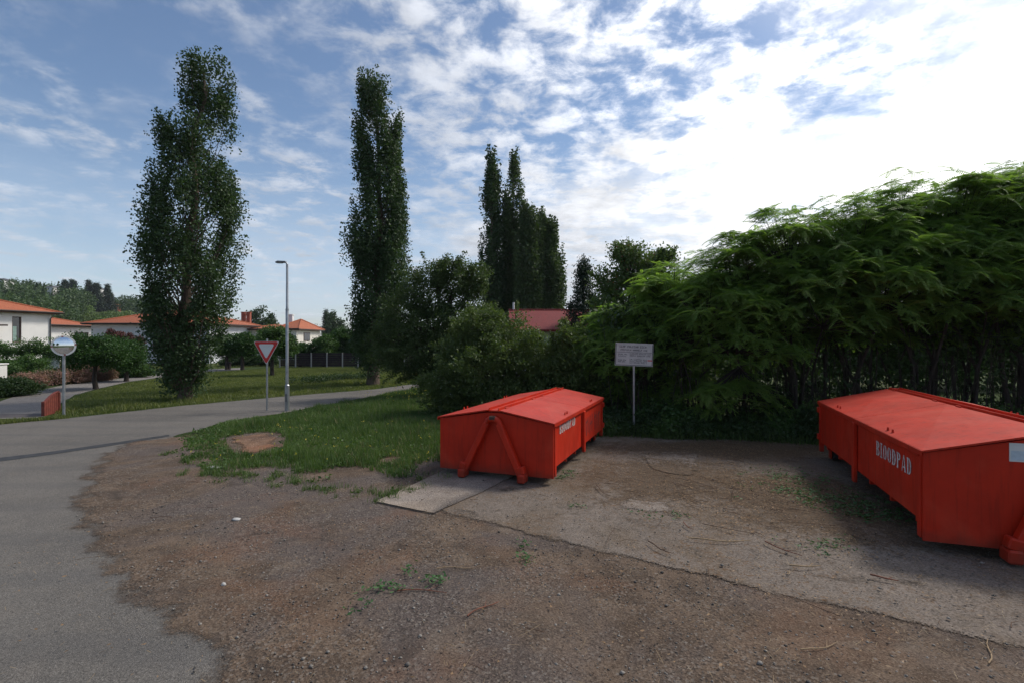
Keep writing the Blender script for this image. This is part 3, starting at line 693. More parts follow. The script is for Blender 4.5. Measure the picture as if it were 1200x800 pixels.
def crown_cloud(cx, cy, cz, rx, rz_, n, leaf, kind):
    d = rng.normal(size=(n, 3)); d /= np.linalg.norm(d, axis=1)[:, None]; r = rng.uniform(.3, 1, n)**.5
    if kind == 'cone':
        tz = rng.random(n)**.7; a = rng.uniform(0, 6.28, n); rr = rx*(1-(1-tz))*1.0
        P = np.c_[cx+np.cos(a)*rx*(tz)*rng.uniform(.5, 1, n), cy+np.sin(a)*rx*tz*rng.uniform(.5, 1, n), cz+rz_-2*rz_*tz]
    else:
        lob = np.array([mnoise.noise(Vector(q*2.0)+Vector((cx, cy, 0))) for q in d])
        P = np.array([cx, cy, cz])+d*(r*(1+.35*lob))[:, None]*np.array([rx, rx, rz_])
    return rot_leaf_quads(P, leaf, .75)
HILL_HOUSES = [(58, 338, 300, 3.4, 2.4, 'tiny white house among trees high on the hill'), (128, 359, 250, 5, 2.4, 'orange roofed brick house near the foot of the wooded hill'), (-2, 330, 280, 5, 2.8, 'pale house on the hill cut by the photo edge'), (114, 340, 320, 3.2, 2.2, 'white house just below the skyline conifers')]
def house_depth(px, py, hh): return float(min(np.arange(175, 421, 5), key=lambda q: abs(float(hill_h(np.array((px-600)/600*q), np.array(float(q))))-(at(px, py, float(q)).z-hh*.6))))
CLEAR = [(px, house_depth(px, py, hh)) for px, py, _, w, hh, _ in HILL_HOUSES]
def woods():
    Vs = []; Qs = []; Ts = []; b = 0
    def add(px, Y, h, r, n, leaf, tint, kind='round', zb=None):
        nonlocal b
        x = (px-600)/600*Y; z = float(hill_h(np.array(x), np.array(Y))) if zb is None else zb
        V, Q = crown_cloud(x, Y, z+h*.55, r, h*.5, n, leaf, kind)
        Vs.append(V); Qs.append(Q+b); b += len(V); Ts.append(np.tile(np.array([*tint, 1.0]), (len(V), 1)))
    for i in range(430):
        px = rng.uniform(-160, 240); Y = rng.uniform(165, 400)
        k = rng.random(); v = rng.uniform(.75, 1.2)
        if any(abs(px-c) < 11 and q-62 < Y < q+9 for c, q in CLEAR): continue
        meadow = 95 < px < 165 and Y < 250
        if k < .12 and not meadow: add(px, Y, rng.uniform(11, 15), rng.uniform(2.5, 3.5), 420, .9, (.6*v, .72*v, .8*v), 'cone')
        elif meadow: add(px, Y, rng.uniform(3, 6), rng.uniform(3, 5), 420, .7, (1.7*v, 1.7*v, 1.15*v))
        else: add(px, Y, rng.uniform(8, 13), rng.uniform(4, 6), 560, .85, (.85*v, .95*v, .85*v))
    for i in range(60):                                       # flat far band to the right of the hill
        px = rng.uniform(180, 640); Y = rng.uniform(200, 420); v = rng.uniform(.7, 1.1)
        add(px, Y, rng.uniform(6, 9.5), rng.uniform(4, 7), 420, .9, (.8*v, .95*v, .95*v), zb=float(hill_h(np.array((px-600)/600*Y), np.array(Y))))
    me = npmesh('hillside_woods', np.concatenate(Vs), np.concatenate(Qs), M['lf_wood'], attrs=dict(tint=np.concatenate(Ts)))
    tag(link('hillside_woods', me), 'dense dark green woodland covering the far hillside', 'woodland', kind='stuff')
woods()

# ---------------------------------------------------------------- buildings
def wall_box(mb, x0, x1, y0, y1, z0, z1, holes, mi=0):
    "front wall (at y0) cut by rectangular holes (xa, xb, za, zb); other walls plain; walls butt at the corners"
    xs = sorted({x0, x1, *[h[0] for h in holes], *[h[1] for h in holes]}); zs = sorted({z0, z1, *[h[2] for h in holes], *[h[3] for h in holes]})
    th = .25
    for i in range(len(xs)-1):
        for j in range(len(zs)-1):
            cx, cz = (xs[i]+xs[i+1])/2, (zs[j]+zs[j+1])/2
            if any(h[0] < cx < h[1] and h[2] < cz < h[3] for h in holes): continue
            mb.add([(xs[i], y0, zs[j]), (xs[i+1], y0, zs[j]), (xs[i+1], y0, zs[j+1]), (xs[i], y0, zs[j+1])], [(0, 1, 2, 3)], mi)
    for h in holes:
        a, b, c, d = h
        mb.add([(a, y0, c), (a, y0+th, c), (a, y0+th, d), (a, y0, d)], [(0, 1, 2, 3)], mi); mb.add([(b, y0, c), (b, y0, d), (b, y0+th, d), (b, y0+th, c)], [(0, 1, 2, 3)], mi)
        mb.add([(a, y0, d), (a, y0+th, d), (b, y0+th, d), (b, y0, d)], [(0, 1, 2, 3)], mi); mb.add([(a, y0, c), (b, y0, c), (b, y0+th, c), (a, y0+th, c)], [(0, 1, 2, 3)], mi)
    mb.add([(x1, y0, z0), (x1, y1, z0), (x1, y1, z1), (x1, y0, z1)], [(0, 1, 2, 3)], mi)
    mb.add([(x0, y1, z0), (x0, y0, z0), (x0, y0, z1), (x0, y1, z1)], [(0, 1, 2, 3)], mi)
    mb.add([(x1, y1, z0), (x0, y1, z0), (x0, y1, z1), (x1, y1, z1)], [(0, 1, 2, 3)], mi)
def add_window(t, x0, x1, z0, z1, y0, curtain=False):
    f = MB(); w = .07; yy = y0+.10
    for (a, b) in (((x0+w/2, yy, z0), (x0+w/2, yy, z1)), ((x1-w/2, yy, z0), (x1-w/2, yy, z1))): f.bar(a, b, w, .08, up=(0, 1, 0))
    f.bar((x0+w, yy, z0+w/2), (x1-w, yy, z0+w/2), .08, w); f.bar((x0+w, yy, z1-w/2), (x1-w, yy, z1-w/2), .08, w)
    if x1-x0 > .9: f.bar(((x0+x1)/2, yy, z0+w), ((x0+x1)/2, yy, z1-w), .05, .06, up=(0, 1, 0))
    fo = f.build('window', M['frame'], t)
    p = MB(); p.box(((x0+x1)/2, yy+.012, (z0+z1)/2), (x1-x0-2*w-.004, .012, z1-z0-2*w-.004)); p.build('pane', M['glass'], fo)
    if curtain:
        p = MB(); n = 10
        V = []; 
        for i in range(n+1):
            x = x0+w+(x1-x0-2*w)*(.08+.5*i/n); V += [(x, yy+.004-.006*(i % 2), z0+.10), (x, yy+.004-.006*(i % 2), z0+.62*(z1-z0))]
        p.add(V, [(2*i, 2*i+2, 2*i+3, 2*i+1) for i in range(n)]); p.build('curtain', M['curtain'], fo)
    s = MB(); s.box(((x0+x1)/2, y0-.03, z0-.03), (x1-x0+.12, .16, .05)); s.build('sill', M['concrete_post'], fo)
def hip_roof(t, x0, x1, y0, y1, ez, pitch, mat_, over=.55):
    X0, X1, Y0_, Y1 = x0-over, x1+over, y0-over, y1+over; d = (Y1-Y0_)/2; r = d*pitch
    if X1-X0 < 2*d: d = (X1-X0)/2*.98; r = d*pitch
    ym = (Y0_+Y1)/2; th = .14
    e = [(X0, Y0_), (X1, Y0_), (X1, Y1), (X0, Y1)]
    V = [(*p, ez) for p in e]+[(*p, ez+th) for p in e]+[(X0+d, ym, ez+th+r), (X1-d, ym, ez+th+r)]
    mb = MB(); mb.add(V, [(4, 5, 9, 8), (5, 6, 9), (6, 7, 8, 9), (7, 4, 8), (3, 2, 1, 0)], 0)
    mb.add(V, [(0, 1, 5, 4), (1, 2, 6, 5), (2, 3, 7, 6), (3, 0, 4, 7)], 1)
    for a, b in ((4, 8), (7, 8), (5, 9), (6, 9), (8, 9)): mb.tube([V[a], V[b]], .09, 6)
    ro = mb.build('roof', [mat_, M['fascia']], t)
    gt = MB(); gt.tube([(X0-.05, Y0_-.06, ez+th-.02), (X1+.05, Y0_-.06, ez+th-.02)], .065, 8); gt.build('gutter', M['fascia'], ro)
    return ro
def house(name, label, loc, rz, x0, x1, y1, ez, pitch, wins, wmat, roofmat=None, base=-.1, curtain=False):
    t = thing(name, label, 'house', loc, rz, 'white houses with orange tiled roofs')
    mb = MB(); wall_box(mb, x0, x1, 0, y1, base, ez-.002, wins); mb.build('wall', wmat, t, recalc=False)
    for i, w in enumerate(wins): add_window(t, *w, 0, curtain and i == 0)
    hip_roof(t, x0, x1, 0, y1, ez, pitch, roofmat or M['tile']); return t
# the nearest house: right corner of its front wall at (-40.5, 45)
ang = math.atan2(.98, .21)
h1 = house('white_house', 'tall white house with tall narrow window and orange hip roof at the photo edge', (-40.5, 45, 0), ang, -13, 0, 10, 4.62, .33,
           [(-2.95, -2.28, 2.19, 4.3), (-8.4, -7.6, 2.4, 3.9)], M['wallw'], curtain=True)
mb = MB(); mb.box((-4.9, -.5, 3.55), (2.0, 1.0, .12)); mb.build('canopy', M['fascia'], h1)
mb = MB(); mb.tube([(-.12, -.5, 4.6), (-.12, -.08, 4.2), (-.12, -.08, 0)], .05, 8); mb.build('downpipe', M['steel_dark'], h1)
h2 = house('white_house', 'low white house with brown shuttered window between its two taller neighbours', ((107-600)/600*60, 60, 0), R(89), -8, 0, 9, 3.85, .30, [(-2.3, -.35, 2.55, 3.25), (-6.4, -5.4, 1.0, 2.4)], M['wallw'])
h3 = house('white_house', 'white house with shade tinted wall half hidden behind the broad leaning poplar', ((107-600)/600*52, 52, 0), 0, 0, 12, 9, 3.9, .30, [(2.6, 3.05, 2.7, 3.25), (6.2, 7.4, 1.2, 2.6)], M['wall_shade'])
h5 = house('white_house', 'small distant white house with twin brick chimneys beside the broad poplar', ((255-600)/600*78, 78, 0), 0, 0, 2.9, 8, 4.2, .33, [(1.2, 2.0, 2.6, 3.6)], M['wallw'])
mb = MB(); wall_box(mb, 3.2, 4.9, 2, 8, -.1, 3.9, []); mb.build('annex_wall', M['wallw'], h5, recalc=False); hip_roof(h5, 3.2, 4.9, 2, 8, 3.9, .4, M['tile'], .35).name = 'annex_roof'
for dx in (1.35, 2.2):
    mb = MB(); mb.box((dx, 5.0, 5.2), (.55, .55, 3.1), bev=.02); mb.box((dx, 5.0, 6.81), (.66, .66, .12)); mb.build('chimney', M['brick'], h5)
h4 = house('white_house', 'long cream house with two roof ridges behind the give way sign', ((349-600)/600*60, 60, 0), 0, -6.0, -2.05, 7, 3.5, .24, [(-4.6, -3.8, 1.9, 3.0)], M['cream'])
mb = MB(); wall_box(mb, -2.0, 0, -.4, 7, -.1, 3.50, [(-.95, -.40, 1.95, 3.05)]); mb.build('wing_wall', M['cream'], h4, recalc=False); add_window(h4, -.95, -.40, 1.95, 3.05, -.4)
fr = MB(); fr.box((.02, 2.6, 2.75), (.05, 1.9, 1.0)); fo = fr.build('window', M['frame'], h4)
for yy in (2.15, 3.05): pn = MB(); pn.box((.048, yy, 2.75), (.012, .78, .86)); pn.build('pane', M['glass'], fo)
hip_roof(h4, -2.0, 0, -.4, 7, 3.53, .85, M['tile'], .45).name = 'wing_roof'
mb = MB(); mb.box((-2.3, 3.5, 4.75), (.5, .5, 1.3), bev=.02); mb.box((-2.3, 3.5, 5.45), (.6, .6, .1)); mb.build('chimney', M['white'], h4)
hs = thing('shed', 'low building with dark red roof behind the big bush', 'shed', ((640-600)/600*30, 30, 0))
mb = MB(); wall_box(mb, -1.9, 2.6, 0, 5, -.1, 2.9, []); mb.build('wall', M['cream'], hs, recalc=False)
mb = MB(); a, b = -2.2, 2.9
mb.prism([(-.5, 2.86), (2.5, 4.12), (5.5, 2.86), (5.5, 2.98), (2.5, 4.26), (-.5, 2.98)], 'x', a, b)
rf = mb.build('roof', M['redroof'], hs); mb = MB(); mb.tube([(a-.02, 2.5, 4.27), (b+.02, 2.5, 4.27)], .07, 6); mb.build('ridge_cap', M['redroof'], rf)
mb = MB(); mb.tube([(-1.9, 2.5, 4.2), (-1.9, 2.5, 4.75)], .06, 8); mb.build('vent_pipe', M['white'], rf)
for i, (px, py, Y, w, hh, lab) in enumerate(HILL_HOUSES):
    Y = house_depth(px, py, hh)
    p = at(px, py, Y); zg = float(hill_h(np.array(p.x), np.array(Y)))
    t = thing('hillside_house', lab, 'house', (p.x, Y, 0), 0, 'houses on the wooded hill')
    ww = M['brick'] if i == 1 else M['wallw']
    mb = MB(); wall_box(mb, -w/2, w/2, 0, 6, min(zg, p.z-hh*.7)-.5, p.z+hh*.3, [(-w*.3, -w*.1, p.z-hh*.3, p.z+hh*.1)]); mb.build('wall', ww, t, recalc=False)
    add_window(t, -w*.3, -w*.1, p.z-hh*.3, p.z+hh*.1, 0); hip_roof(t, -w/2, w/2, 0, 6, p.z+hh*.3, .35, M['tile'] if i == 1 else M['steel_dark'], .4)

# fence across the lawn
fa, fb = Vector((*g(328, 430), 0)), Vector((*g(492, 429.6), 0)); fd = (fb-fa); L = fd.length; fd.normalize()
fz = thing('board_fence', 'long dark brown board fence with pale posts at the back of the lawn', 'fence', fa, math.atan2(fd.y, fd.x))
nb = 9; st = L/nb
for i in range(nb):
    mb = MB()
    for k in range(6): mb.box(((i+.5)*st, .03, .12+k*.19+.09), (st-.10, .03, .175))
    mb.build('panel', M['fence'], fz)
for i in range(nb+1):
    mb = MB(); mb.box((i*st, 0, .62), (.10, .10, 1.3), bev=.01); mb.build('post', M['concrete_post'], fz)

# ---------------------------------------------------------------- trees
def prof_px(rows, base, Y):
    return [((398-py)/600*Y+2.4, (xl-600)/600*Y-base[0], (xr-600)/600*Y-base[0]) for py, xl, xr in rows]
b1 = g(211, 470); b1 = (b1[0], b1[1]+.3)
rows = [(466, 200, 233), (441, 183, 244), (414, 178, 255), (381, 161, 263), (348, 158, 277), (315, 150, 284), (287, 156, 285), (260, 167, 287), (221, 178, 285), (188, 181, 271), (150, 186, 279), (111, 208, 279), (84, 211, 274), (66, 226, 262), (56, 236, 252)]
pr = prof_px(rows, b1, b1[1])
poplar('broad leaning poplar standing alone on the lawn beside the road', b1, pr, pr[-1][0], 900, 115, .100, M['lf_pop'], .22, hollow=(3.5, 10), sig=(.18, .18, .30))
b2 = g(437, 450.5)
rows = [(432, 428, 446), (426, 422, 450), (402, 410, 462), (372, 404, 478), (343, 407, 483), (314, 402, 486), (290, 398, 486), (270, 407, 485), (236, 414, 480), (207, 414, 475), (168, 414, 475), (133, 415, 470), (99, 417, 468), (85, 426, 460)]
pr = prof_px(rows, b2, b2[1])
poplar('tall narrow poplar with bare lower trunk beside the road and fruit tree', b2, pr, pr[-1][0], 900, 115, .125, M['lf_pop'], .30, hollow=(8, 16), sig=(.19, .19, .55), z0=1.6)
far = [(576, 175, 30, 46, 'leftmost and tallest spire of the distant poplar row'), (601, 178, 34, 47, 'second tall spire in the distant poplar row'), (619, 236, 38, 45, 'middle shorter poplar in the distant row behind the red roof'), (634, 247, 38, 47, 'poplar second from the right end of the distant row'), (645, 256, 36, 46, 'rightmost shortest poplar of the distant row')]
for px, top, wd, Y, lab in far:
    b = ((px-600)/600*Y, Y); h = wd/2
    rows = [(412, px-h*.5, px+h*.5), (390, px-h*.95, px+h*.95), (340, px-h*1.1, px+h*1.1), (top+(340-top)*.5, px-h, px+h), (top+30, px-h*.7, px+h*.7), (top+8, px-h*.42, px+h*.42), (top, px-h*.18, px+h*.18)]
    pr = prof_px(rows, b, Y)
    poplar(lab, b, pr, pr[-1][0], 520, 95, .20, M['lf_pop2'] if px > 590 else M['lf_pop'], .22, sig=(.22, .22, .75))

# fruit tree beside the tall poplar, big bush and thicket
B = g(513, 466)
limb_tree('fruit_tree', 'spreading old fruit tree with crooked dark branches left of the big bush', 'tree', B, 1.5, .12,
          [(-1.4, .2, 3.5, 1.0, 1.0, 1.0), (-1.8, 0, 2.4, 1.0, 1.0, .9), (-.4, .3, 4.2, 1.0, 1.0, .8), (.7, 0, 4.75, .9, .9, .6), (1.4, .2, 4.6, .6, .7, .5), (-.3, -.2, 3.1, 1.1, 1.0, .8), (1.0, .2, 3.5, 1.1, 1.1, .9), (-1.1, -.4, 1.7, .95, .9, .75), (.3, .1, 2.3, 1.1, 1.0, .8), (-2.2, .3, 1.8, .6, .6, .7), (.6, -.3, 1.4, .9, .8, .7), (-.4, -.2, 1.0, .8, .7, .6), (-1.0, .2, 4.7, .4, .5, .5), (0, .2, 4.9, .5, .5, .35)],
          M['lf_fruit'], .095, 820, 52, (.14, .14, .10), M['barkd'], shoots=60)
B = ((585-600)/600*16.2, 16.2)
limb_tree('flowering_bush', 'big arching green bush with tiny pale flowers behind the left skip', 'bush', B, .8, .05,
          [(-1.3, 0, 1.0, 1.0, 1.0, .9), (-.5, -.2, 1.6, 1.2, 1.2, .95), (.2, .3, 2.25, 1.1, 1.1, .75), (-.6, .6, 2.6, 1.0, 1.0, .6), (.9, .1, 1.5, 1.0, 1.1, .85), (1.0, .3, 1.7, 1.0, 1.0, .6), (.4, -.5, .7, 1.4, .9, .7), (1.7, 0, .9, 1.1, .8, .7), (-.9, .5, 2.2, .9, .9, .7), (-1.7, .2, .8, 1.0, .8, .7), (-1.4, .3, 2.1, .6, .6, .5), (1.9, .1, 1.4, .6, .5, .45)],
          M['lf_bush'], .078, 1250, 48, (.105, .105, .075), M['barkd'], stems=5, blossoms=(M['signwhite'], .08, .028), shoots=75)
B = ((665-600)/600*15.2, 15.2)
limb_tree('bush', 'leafy green bush between the flowering bush and the notice board', 'bush', B, .6, .04,
          [(-.2, 0, .9, .9, .9, .8), (.2, .2, 1.7, 1.0, .9, .75), (.7, .4, 1.9, 1.0, .9, .6), (1.3, .1, 1.4, .9, .9, .9), (1.6, .3, 2.1, .8, .8, .6), (1.9, 0, .8, .8, .7, .7), (.8, -.3, .6, .9, .7, .6)],
          M['lf_bush'], .088, 900, 48, (.11, .11, .08), M['barkd'], stems=5, shoots=55)
B = ((684-600)/600*30, 30); 
def conifer(label, B, H, r, n, leaf, sig, group=None):
    t = thing('conifer', label, 'tree', (B[0], B[1], 0), 0, group); tz = rng.random(n)**.65; a = rng.uniform(0, 6.28, n)
    k = np.floor(tz*14)/14; rr = r*tz*(.65+.5*(tz*14-np.floor(tz*14)))*rng.uniform(.55, 1, n)
    C = np.c_[np.cos(a)*rr, np.sin(a)*rr, H*(1-.93*tz)-.12*rr]
    V, Q = clump_leaves(C, 40, sig, leaf, .4, np.array([0, 0, -.3])); link('crown', npmesh('crown', V, Q, M['lf_con']), t)
    mb = MB(); mb.tube([(0, 0, -.2), (0, 0, H*.5), (0, 0, H*.98)], [H*.022, H*.013, .02], 8)
    for i in range(0, n, 5): mb.tube([(0, 0, C[i][2]+.1), tuple(C[i])], [.02, .008], 4, False)
    mb.build('trunk', M['barkd'], t, recalc=False)
conifer('dark conifer between the red roof and the reddish tree', B, 7.3, 2.0, 330, .17, (.18, .18, .13))
B = ((742-600)/600*23, 23)
limb_tree('cherry_plum_tree', 'loose green tree with scattered reddish leaf tips rising behind the left end of the sumacs', 'tree', B, 2.4, .13,
          [(-.7, 0, 4.4, 1.1, 1.0, 1.0), (.4, 0, 4.9, 1.2, 1.0, 1.0), (1.1, .2, 5.4, .9, .8, .8), (-1.1, .2, 5.0, .8, .7, .7), (.1, .2, 5.7, .9, .8, .7), (1.4, 0, 6.0, .5, .5, .5), (-.4, 0, 6.0, .5, .4, .5), (.6, .4, 3.7, 1.1, 1.0, .9), (-1.2, 0, 3.6, .8, .8, .8)],
          M['lf_redd'], .12, 320, 60, (.18, .18, .17), M['barkd'], blossoms=(M['lf_redtip'], .35, .12), shoots=40)

# sumac row
SU = [ # px, depth, blobs scale, label
    (716, 15.4, 3.4, 1.0, 'small sumac at the left end of the row behind the notice board'),
    (784, 15.0, 4.8, 1.25, 'sumac rising just right of the notice board'),
    (850, 13.8, 5.25, 1.5, 'sumac with layered fronds third from the left end of the row'),
    (925, 13.5, 5.9, 1.6, 'sumac standing directly left of the right skip'),
    (1000, 13.2, 6.25, 1.65, 'sumac behind the rear corner of the right skip'),
    (1062, 13.0, 6.75, 1.6, 'tallest crested sumac behind the middle of the right skip'),
    (1128, 12.6, 6.45, 1.6, 'leafy sumac behind the near end of the right skip'),
    (1205, 12.4, 6.75, 1.8, 'sumac cut by the photo edge above the right skip'),
    (1190, 16.5, 8.2, 2.1, 'taller pale sumac peeping over the back of the row'),
    (1330, 11.6, 6.6, 1.9, 'outermost sumac overhanging from beyond the photo edge')]
for i, (px, Y, top, r, lab) in enumerate(SU):
    b = ((px-600)/600*Y, Y); zlo = 1.0 if i < 3 else (1.5 if i == 3 else 1.95)
    mid = (top+zlo)/2; hh = (top-zlo)/2
    bl = [(0, 0, mid+hh*.35, r*.9, r*.85, hh*.62), (-r*.45, -.35, mid-.1*hh, r*.75, r*.85, hh*.6), (r*.5, -.3, mid, r*.75, r*.8, hh*.6), (0, -1.0, mid-.35*hh, r*.95, r*.8, hh*.62), (.1*r, .9, mid-.1, r*.95, r*.8, hh*.75), (-.2*r, .7, zlo+.3*hh, r, r*.7, hh*.4)]
    if i < 3: bl.append((0, -.6, zlo*.85, r*.95, r*.6, zlo*.55))
    sumac(lab, b, top, bl, int(860*(r/1.5)**1.4), 5 if i < 3 else 8, 1.0 if i != 8 else 1.15)

# globe maples and lawn trees
def globe(label, px, basey, l, r, top, bot, mat_, seed, leaf=.10, group='round clipped trees along the path'):
    b = g(px, basey); k = b[1]/600; w = (r-l)/2*k; cx = ((l+r)/2-px)*k; zt = (398-top)*k+2.4; zb = (398-bot)*k+2.4; c = (zt+zb)/2; h = (zt-zb)/2
    return limb_tree('globe_maple', label, 'tree', b, max(.5, zb+.3*h), .07+.002*b[1], [(cx-.35*w, 0, c, w*.62, w*.7, h*.85), (cx+.35*w, .1, c-.05*h, w*.62, w*.7, h*.85), (cx, -.2*w, c+.1*h, w*.7, w*.7, h*.85), (cx, .3*w, c, w*.7, w*.6, h*.8)], mat_, leaf, 220, 75, (.15, .15, .12), M['barkd'], group, lobe=.22)
globe('wide flat topped clipped tree right behind the round traffic mirror', 112, 455.5, 70, 150, 391, 433, M['lf_maple'], 1)
globe('smaller clipped tree on the path left of the broad poplar', 148, 446.5, 126, 167, 396, 437, M['lf_maple'], 2)
globe('clipped dark tree just right of the broad poplar', 266, 432.8, 253, 281, 392, 419, M['lf_maple'], 3, .14)
globe('clipped dark tree left of the give way sign', 284, 433.2, 272, 300, 390, 418, M['lf_maple'], 4, .14)
globe('fresh green young tree directly behind the give way sign', 319, 439.5, 299, 346, 382, 424, M['lf_hedge'], 5, .13)
for px, yb, l, r, tp, bt, mm, lab in [(380, 429, 366, 396, 392, 428, 'lf_hedge', 'light green bushy tree right of the street lamp at the fence'), (398, 428, 384, 414, 383, 426, 'lf_maple', 'dark round tree behind the fence left of the tall poplar'), (352, 429, 343, 372, 402, 428, 'lf_maple', 'low dark shrub by the fence behind the street lamp'),
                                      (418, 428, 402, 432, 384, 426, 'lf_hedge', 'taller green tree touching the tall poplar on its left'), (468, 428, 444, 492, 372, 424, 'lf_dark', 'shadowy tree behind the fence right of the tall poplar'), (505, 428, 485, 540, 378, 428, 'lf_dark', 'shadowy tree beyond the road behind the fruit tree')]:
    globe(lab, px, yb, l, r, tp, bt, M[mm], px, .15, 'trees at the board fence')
# bigger distant trees
for px, top, w, Y, kind, lab in [(307, 364, 15, 140, 'r', 'rounded distant tree right of the twin brick chimneys'), (319, 369, 9, 150, 'c', 'pointed distant tree beside the rounded one near the chimneys'), (382, 364, 7, 170, 'c', 'slim distant poplar on the skyline right of the street lamp'), (392, 369, 11, 165, 'r', 'fluffy distant tree on the skyline next to the slim poplar')]:
    b = ((px-600)/600*Y, Y); H = (398-top)/600*Y+2.4; r = w/600*Y
    if kind == 'r': limb_tree('distant_tree', lab, 'tree', b, H*.3, .25, [(0, 0, H*.6, r, r, H*.38), (-r*.4, 0, H*.45, r*.8, r*.8, H*.3), (r*.4, 0, H*.5, r*.8, r*.8, H*.3)], M['lf_dark'], .6, 90, 40, (.6, .6, .6), M['barkd'])
    else: conifer(lab, b, H, r*.8, 120, .5, (.4, .4, .5))
for px, top, Y, lab in [(76, 329, 330, 'dark conifer left in the skyline trio on the hill'), (85, 327, 330, 'pale tall conifer in the middle of the hill skyline'), (104, 328, 340, 'broad dark conifer crowning the hill'), (126, 334, 330, 'flat topped pine right of the broad hill conifer'), (113, 331, 345, 'slender conifer just right of the broad hill conifer')]:
    Y = float(min(np.arange(200, 421, 5), key=lambda q: abs(float(hill_h(np.array((px-600)/600*q), np.array(float(q))))+11-((398-top)/600*q+2.4))))
    x = (px-600)/600*Y; zg = float(hill_h(np.array(x), np.array(Y))); H = max(7, (398-top)/600*Y+2.4-zg+.5)
    t0 = conifer(lab, (x, Y), H, 5.0, 170, .9, (.6, .6, .5), 'conifers on the hill skyline'); bpy.data.objects[[o.name for o in COL.objects if o.name.startswith('conifer')][-1]]
    for o in COL.objects:
        if o.get('label') == lab: o.location.z = (398-top)/600*Y+2.4-H

# light green bushes in the sun beyond the sumac row
for px, Y, h, r, lab in [(790, 24, 4.3, 2.4, 'rounded bush filling the gap right of the notice board'), (880, 24, 4.2, 2.6, 'sunlit bush glimpsed through stems left of the right skip'), (985, 26, 4.4, 3.0, 'sunlit bush glimpsed through stems behind the right skip'), (1085, 25, 4.5, 2.8, 'sunlit bush glimpsed through stems above the right skip lid'), (1185, 26, 4.8, 3.2, 'sunlit bush glimpsed through stems at the photo edge')]:
    limb_tree('bush', lab, 'bush', ((px-600)/600*Y, Y), .6, .06, [(-r*.4, 0, h*.45, r*.7, r*.6, h*.42), (r*.4, 0, h*.5, r*.7, r*.6, h*.45), (0, 0, h*.6, r*.6, r*.6, h*.4)], M['lf_hedge'], .2, 170, 60, (.28, .28, .22), M['barkd'], stems=3)

# garden edge at the left: ivy fence, hedge, low shrubs, pillar, sand heap
def shrub(name, label, cat, px, py, wpx, zt, mat_, leaf, n, group=None, depth=.6, Y=None, zb=.1):
    b = g(px, py) if Y is None else ((px-600)/600*Y, Y); w = wpx/600*b[1]/2; h = zt-zb
    k = max(2, int(w/.6)); bl = [((-1+2*(i+.5)/k)*w, rng.uniform(-.1, .1), zb+h*(.45+rng.uniform(-.06, .06)), w/k*1.25, depth, h*.55) for i in range(k)]
    return limb_tree(name, label, cat, b, h*.3, .03, bl, mat_, leaf, n, 70, (.12, .12, .10), M['barkd'], group, stems=3)
iv = thing('ivy_fence', 'timber fence buried in trailing ivy below the tall white house', 'fence', ((30-600)/600*34, 34, 0), .3)
mb = MB()
for i in range(9): mb.box((-4+i*1.0, 0, .85), (.09, .09, 1.9))
mb.box((0, .06, 1.6), (8.2, .04, .18)); mb.box((0, .06, .4), (8.2, .04, .18)); mb.build('timber_frame', M['fence'], iv)
C = np.c_[rng.uniform(-4.2, 4.2, 420), rng.normal(0, .2, 420), 1.95+rng.normal(0, .20, 420)-np.abs(rng.normal(0, .25, 420))]
V, Q = clump_leaves(C, 45, (.14, .14, .12), .10); link('ivy', npmesh('ivy', V, Q, M['lf_hedge']), iv)
mb = MB(); mb.box((1.3, .14, .95), (.95, .06, 1.3)); mb.build('white_panel', M['wallw'], iv)
shrub('hedge', 'rounded bright green hedge in front of the ivy fence', 'hedge', 26, 443, 52, 1.25, M['lf_hedge'], .10, 300, depth=.9, Y=29)
shrub('shrub', 'low dark green shrub where the path leaves the photo', 'shrub', 8, 466, 48, .62, M['lf_dark'], .08, 260, depth=.8, Y=22)
for px, Y, w, z, lab in [(34, 25.6, 26, .62, 'pink flowering shrub nearest along the path edge'), (62, 27.4, 22, .70, 'pink flowering shrub behind the mirror pole'), (88, 28.5, 28, .80, 'pink flowering shrub under the wide clipped tree'), (116, 30, 26, .80, 'pink flowering shrub farthest along the path edge')]:
    shrub('flowering_shrub', lab, 'shrub', px, 0, w, z, M['lf_pink'], .07, 180, 'pink flowering shrubs along the path', .45, Y)
shrub('hedge', 'low green hedge beyond the pink shrubs by the path bend', 'hedge', 152, 0, 44, .75, M['lf_hedge'], .10, 200, depth=.5, Y=33)
shrub('hedge', 'dark low hedge across the path right of the broad poplar', 'hedge', 292, 0, 60, .85, M['lf_dark'], .14, 240, depth=.6, Y=47)
shrub('shrub', 'purple leaved shrub in front of the bluish white house', 'shrub', 146, 0, 30, 2.9, leafmat('purple_leaf', (.035, .018, .020), (.16, .055, .050), .2), .13, 160, depth=.8, Y=41, zb=1.2)
mb = MB(); p = at(1, 0, 24.5); mb.box((p.x-.25, 24.5, .6), (.75, .4, 1.25), bev=.02); mb.box((p.x-.25, 24.5, 1.25), (.83, .48, .06), bev=.01)
tag(mb.build('gate_pillar', M['wallw']), 'white gate pillar at the photo edge by the path', 'pillar')
nx = 26; V = []; c = at(48, 0, 30.5)
for j in range(nx):
    for i in range(nx):
        u, v = i/(nx-1)*2-1, j/(nx-1)*2-1; r = min(1, math.hypot(u, v)); V.append((c.x+u*1.7, c.y+v*1.0, max(-.02, .62*(1-r)**.8*(1+.5*mnoise.fractal(Vector((u*2, v*2, 3)), 1, 2, 4))-.02)))
tag(link('sand_heap', npmesh('sand_heap', V, [(j*nx+i, j*nx+i+1, (j+1)*nx+i+1, (j+1)*nx+i) for j in range(nx-1) for i in range(nx-1)], M['sand'], smooth=True)), 'pale pinkish heap of sand beside the hedge', 'heap')
#@@OBJECTS

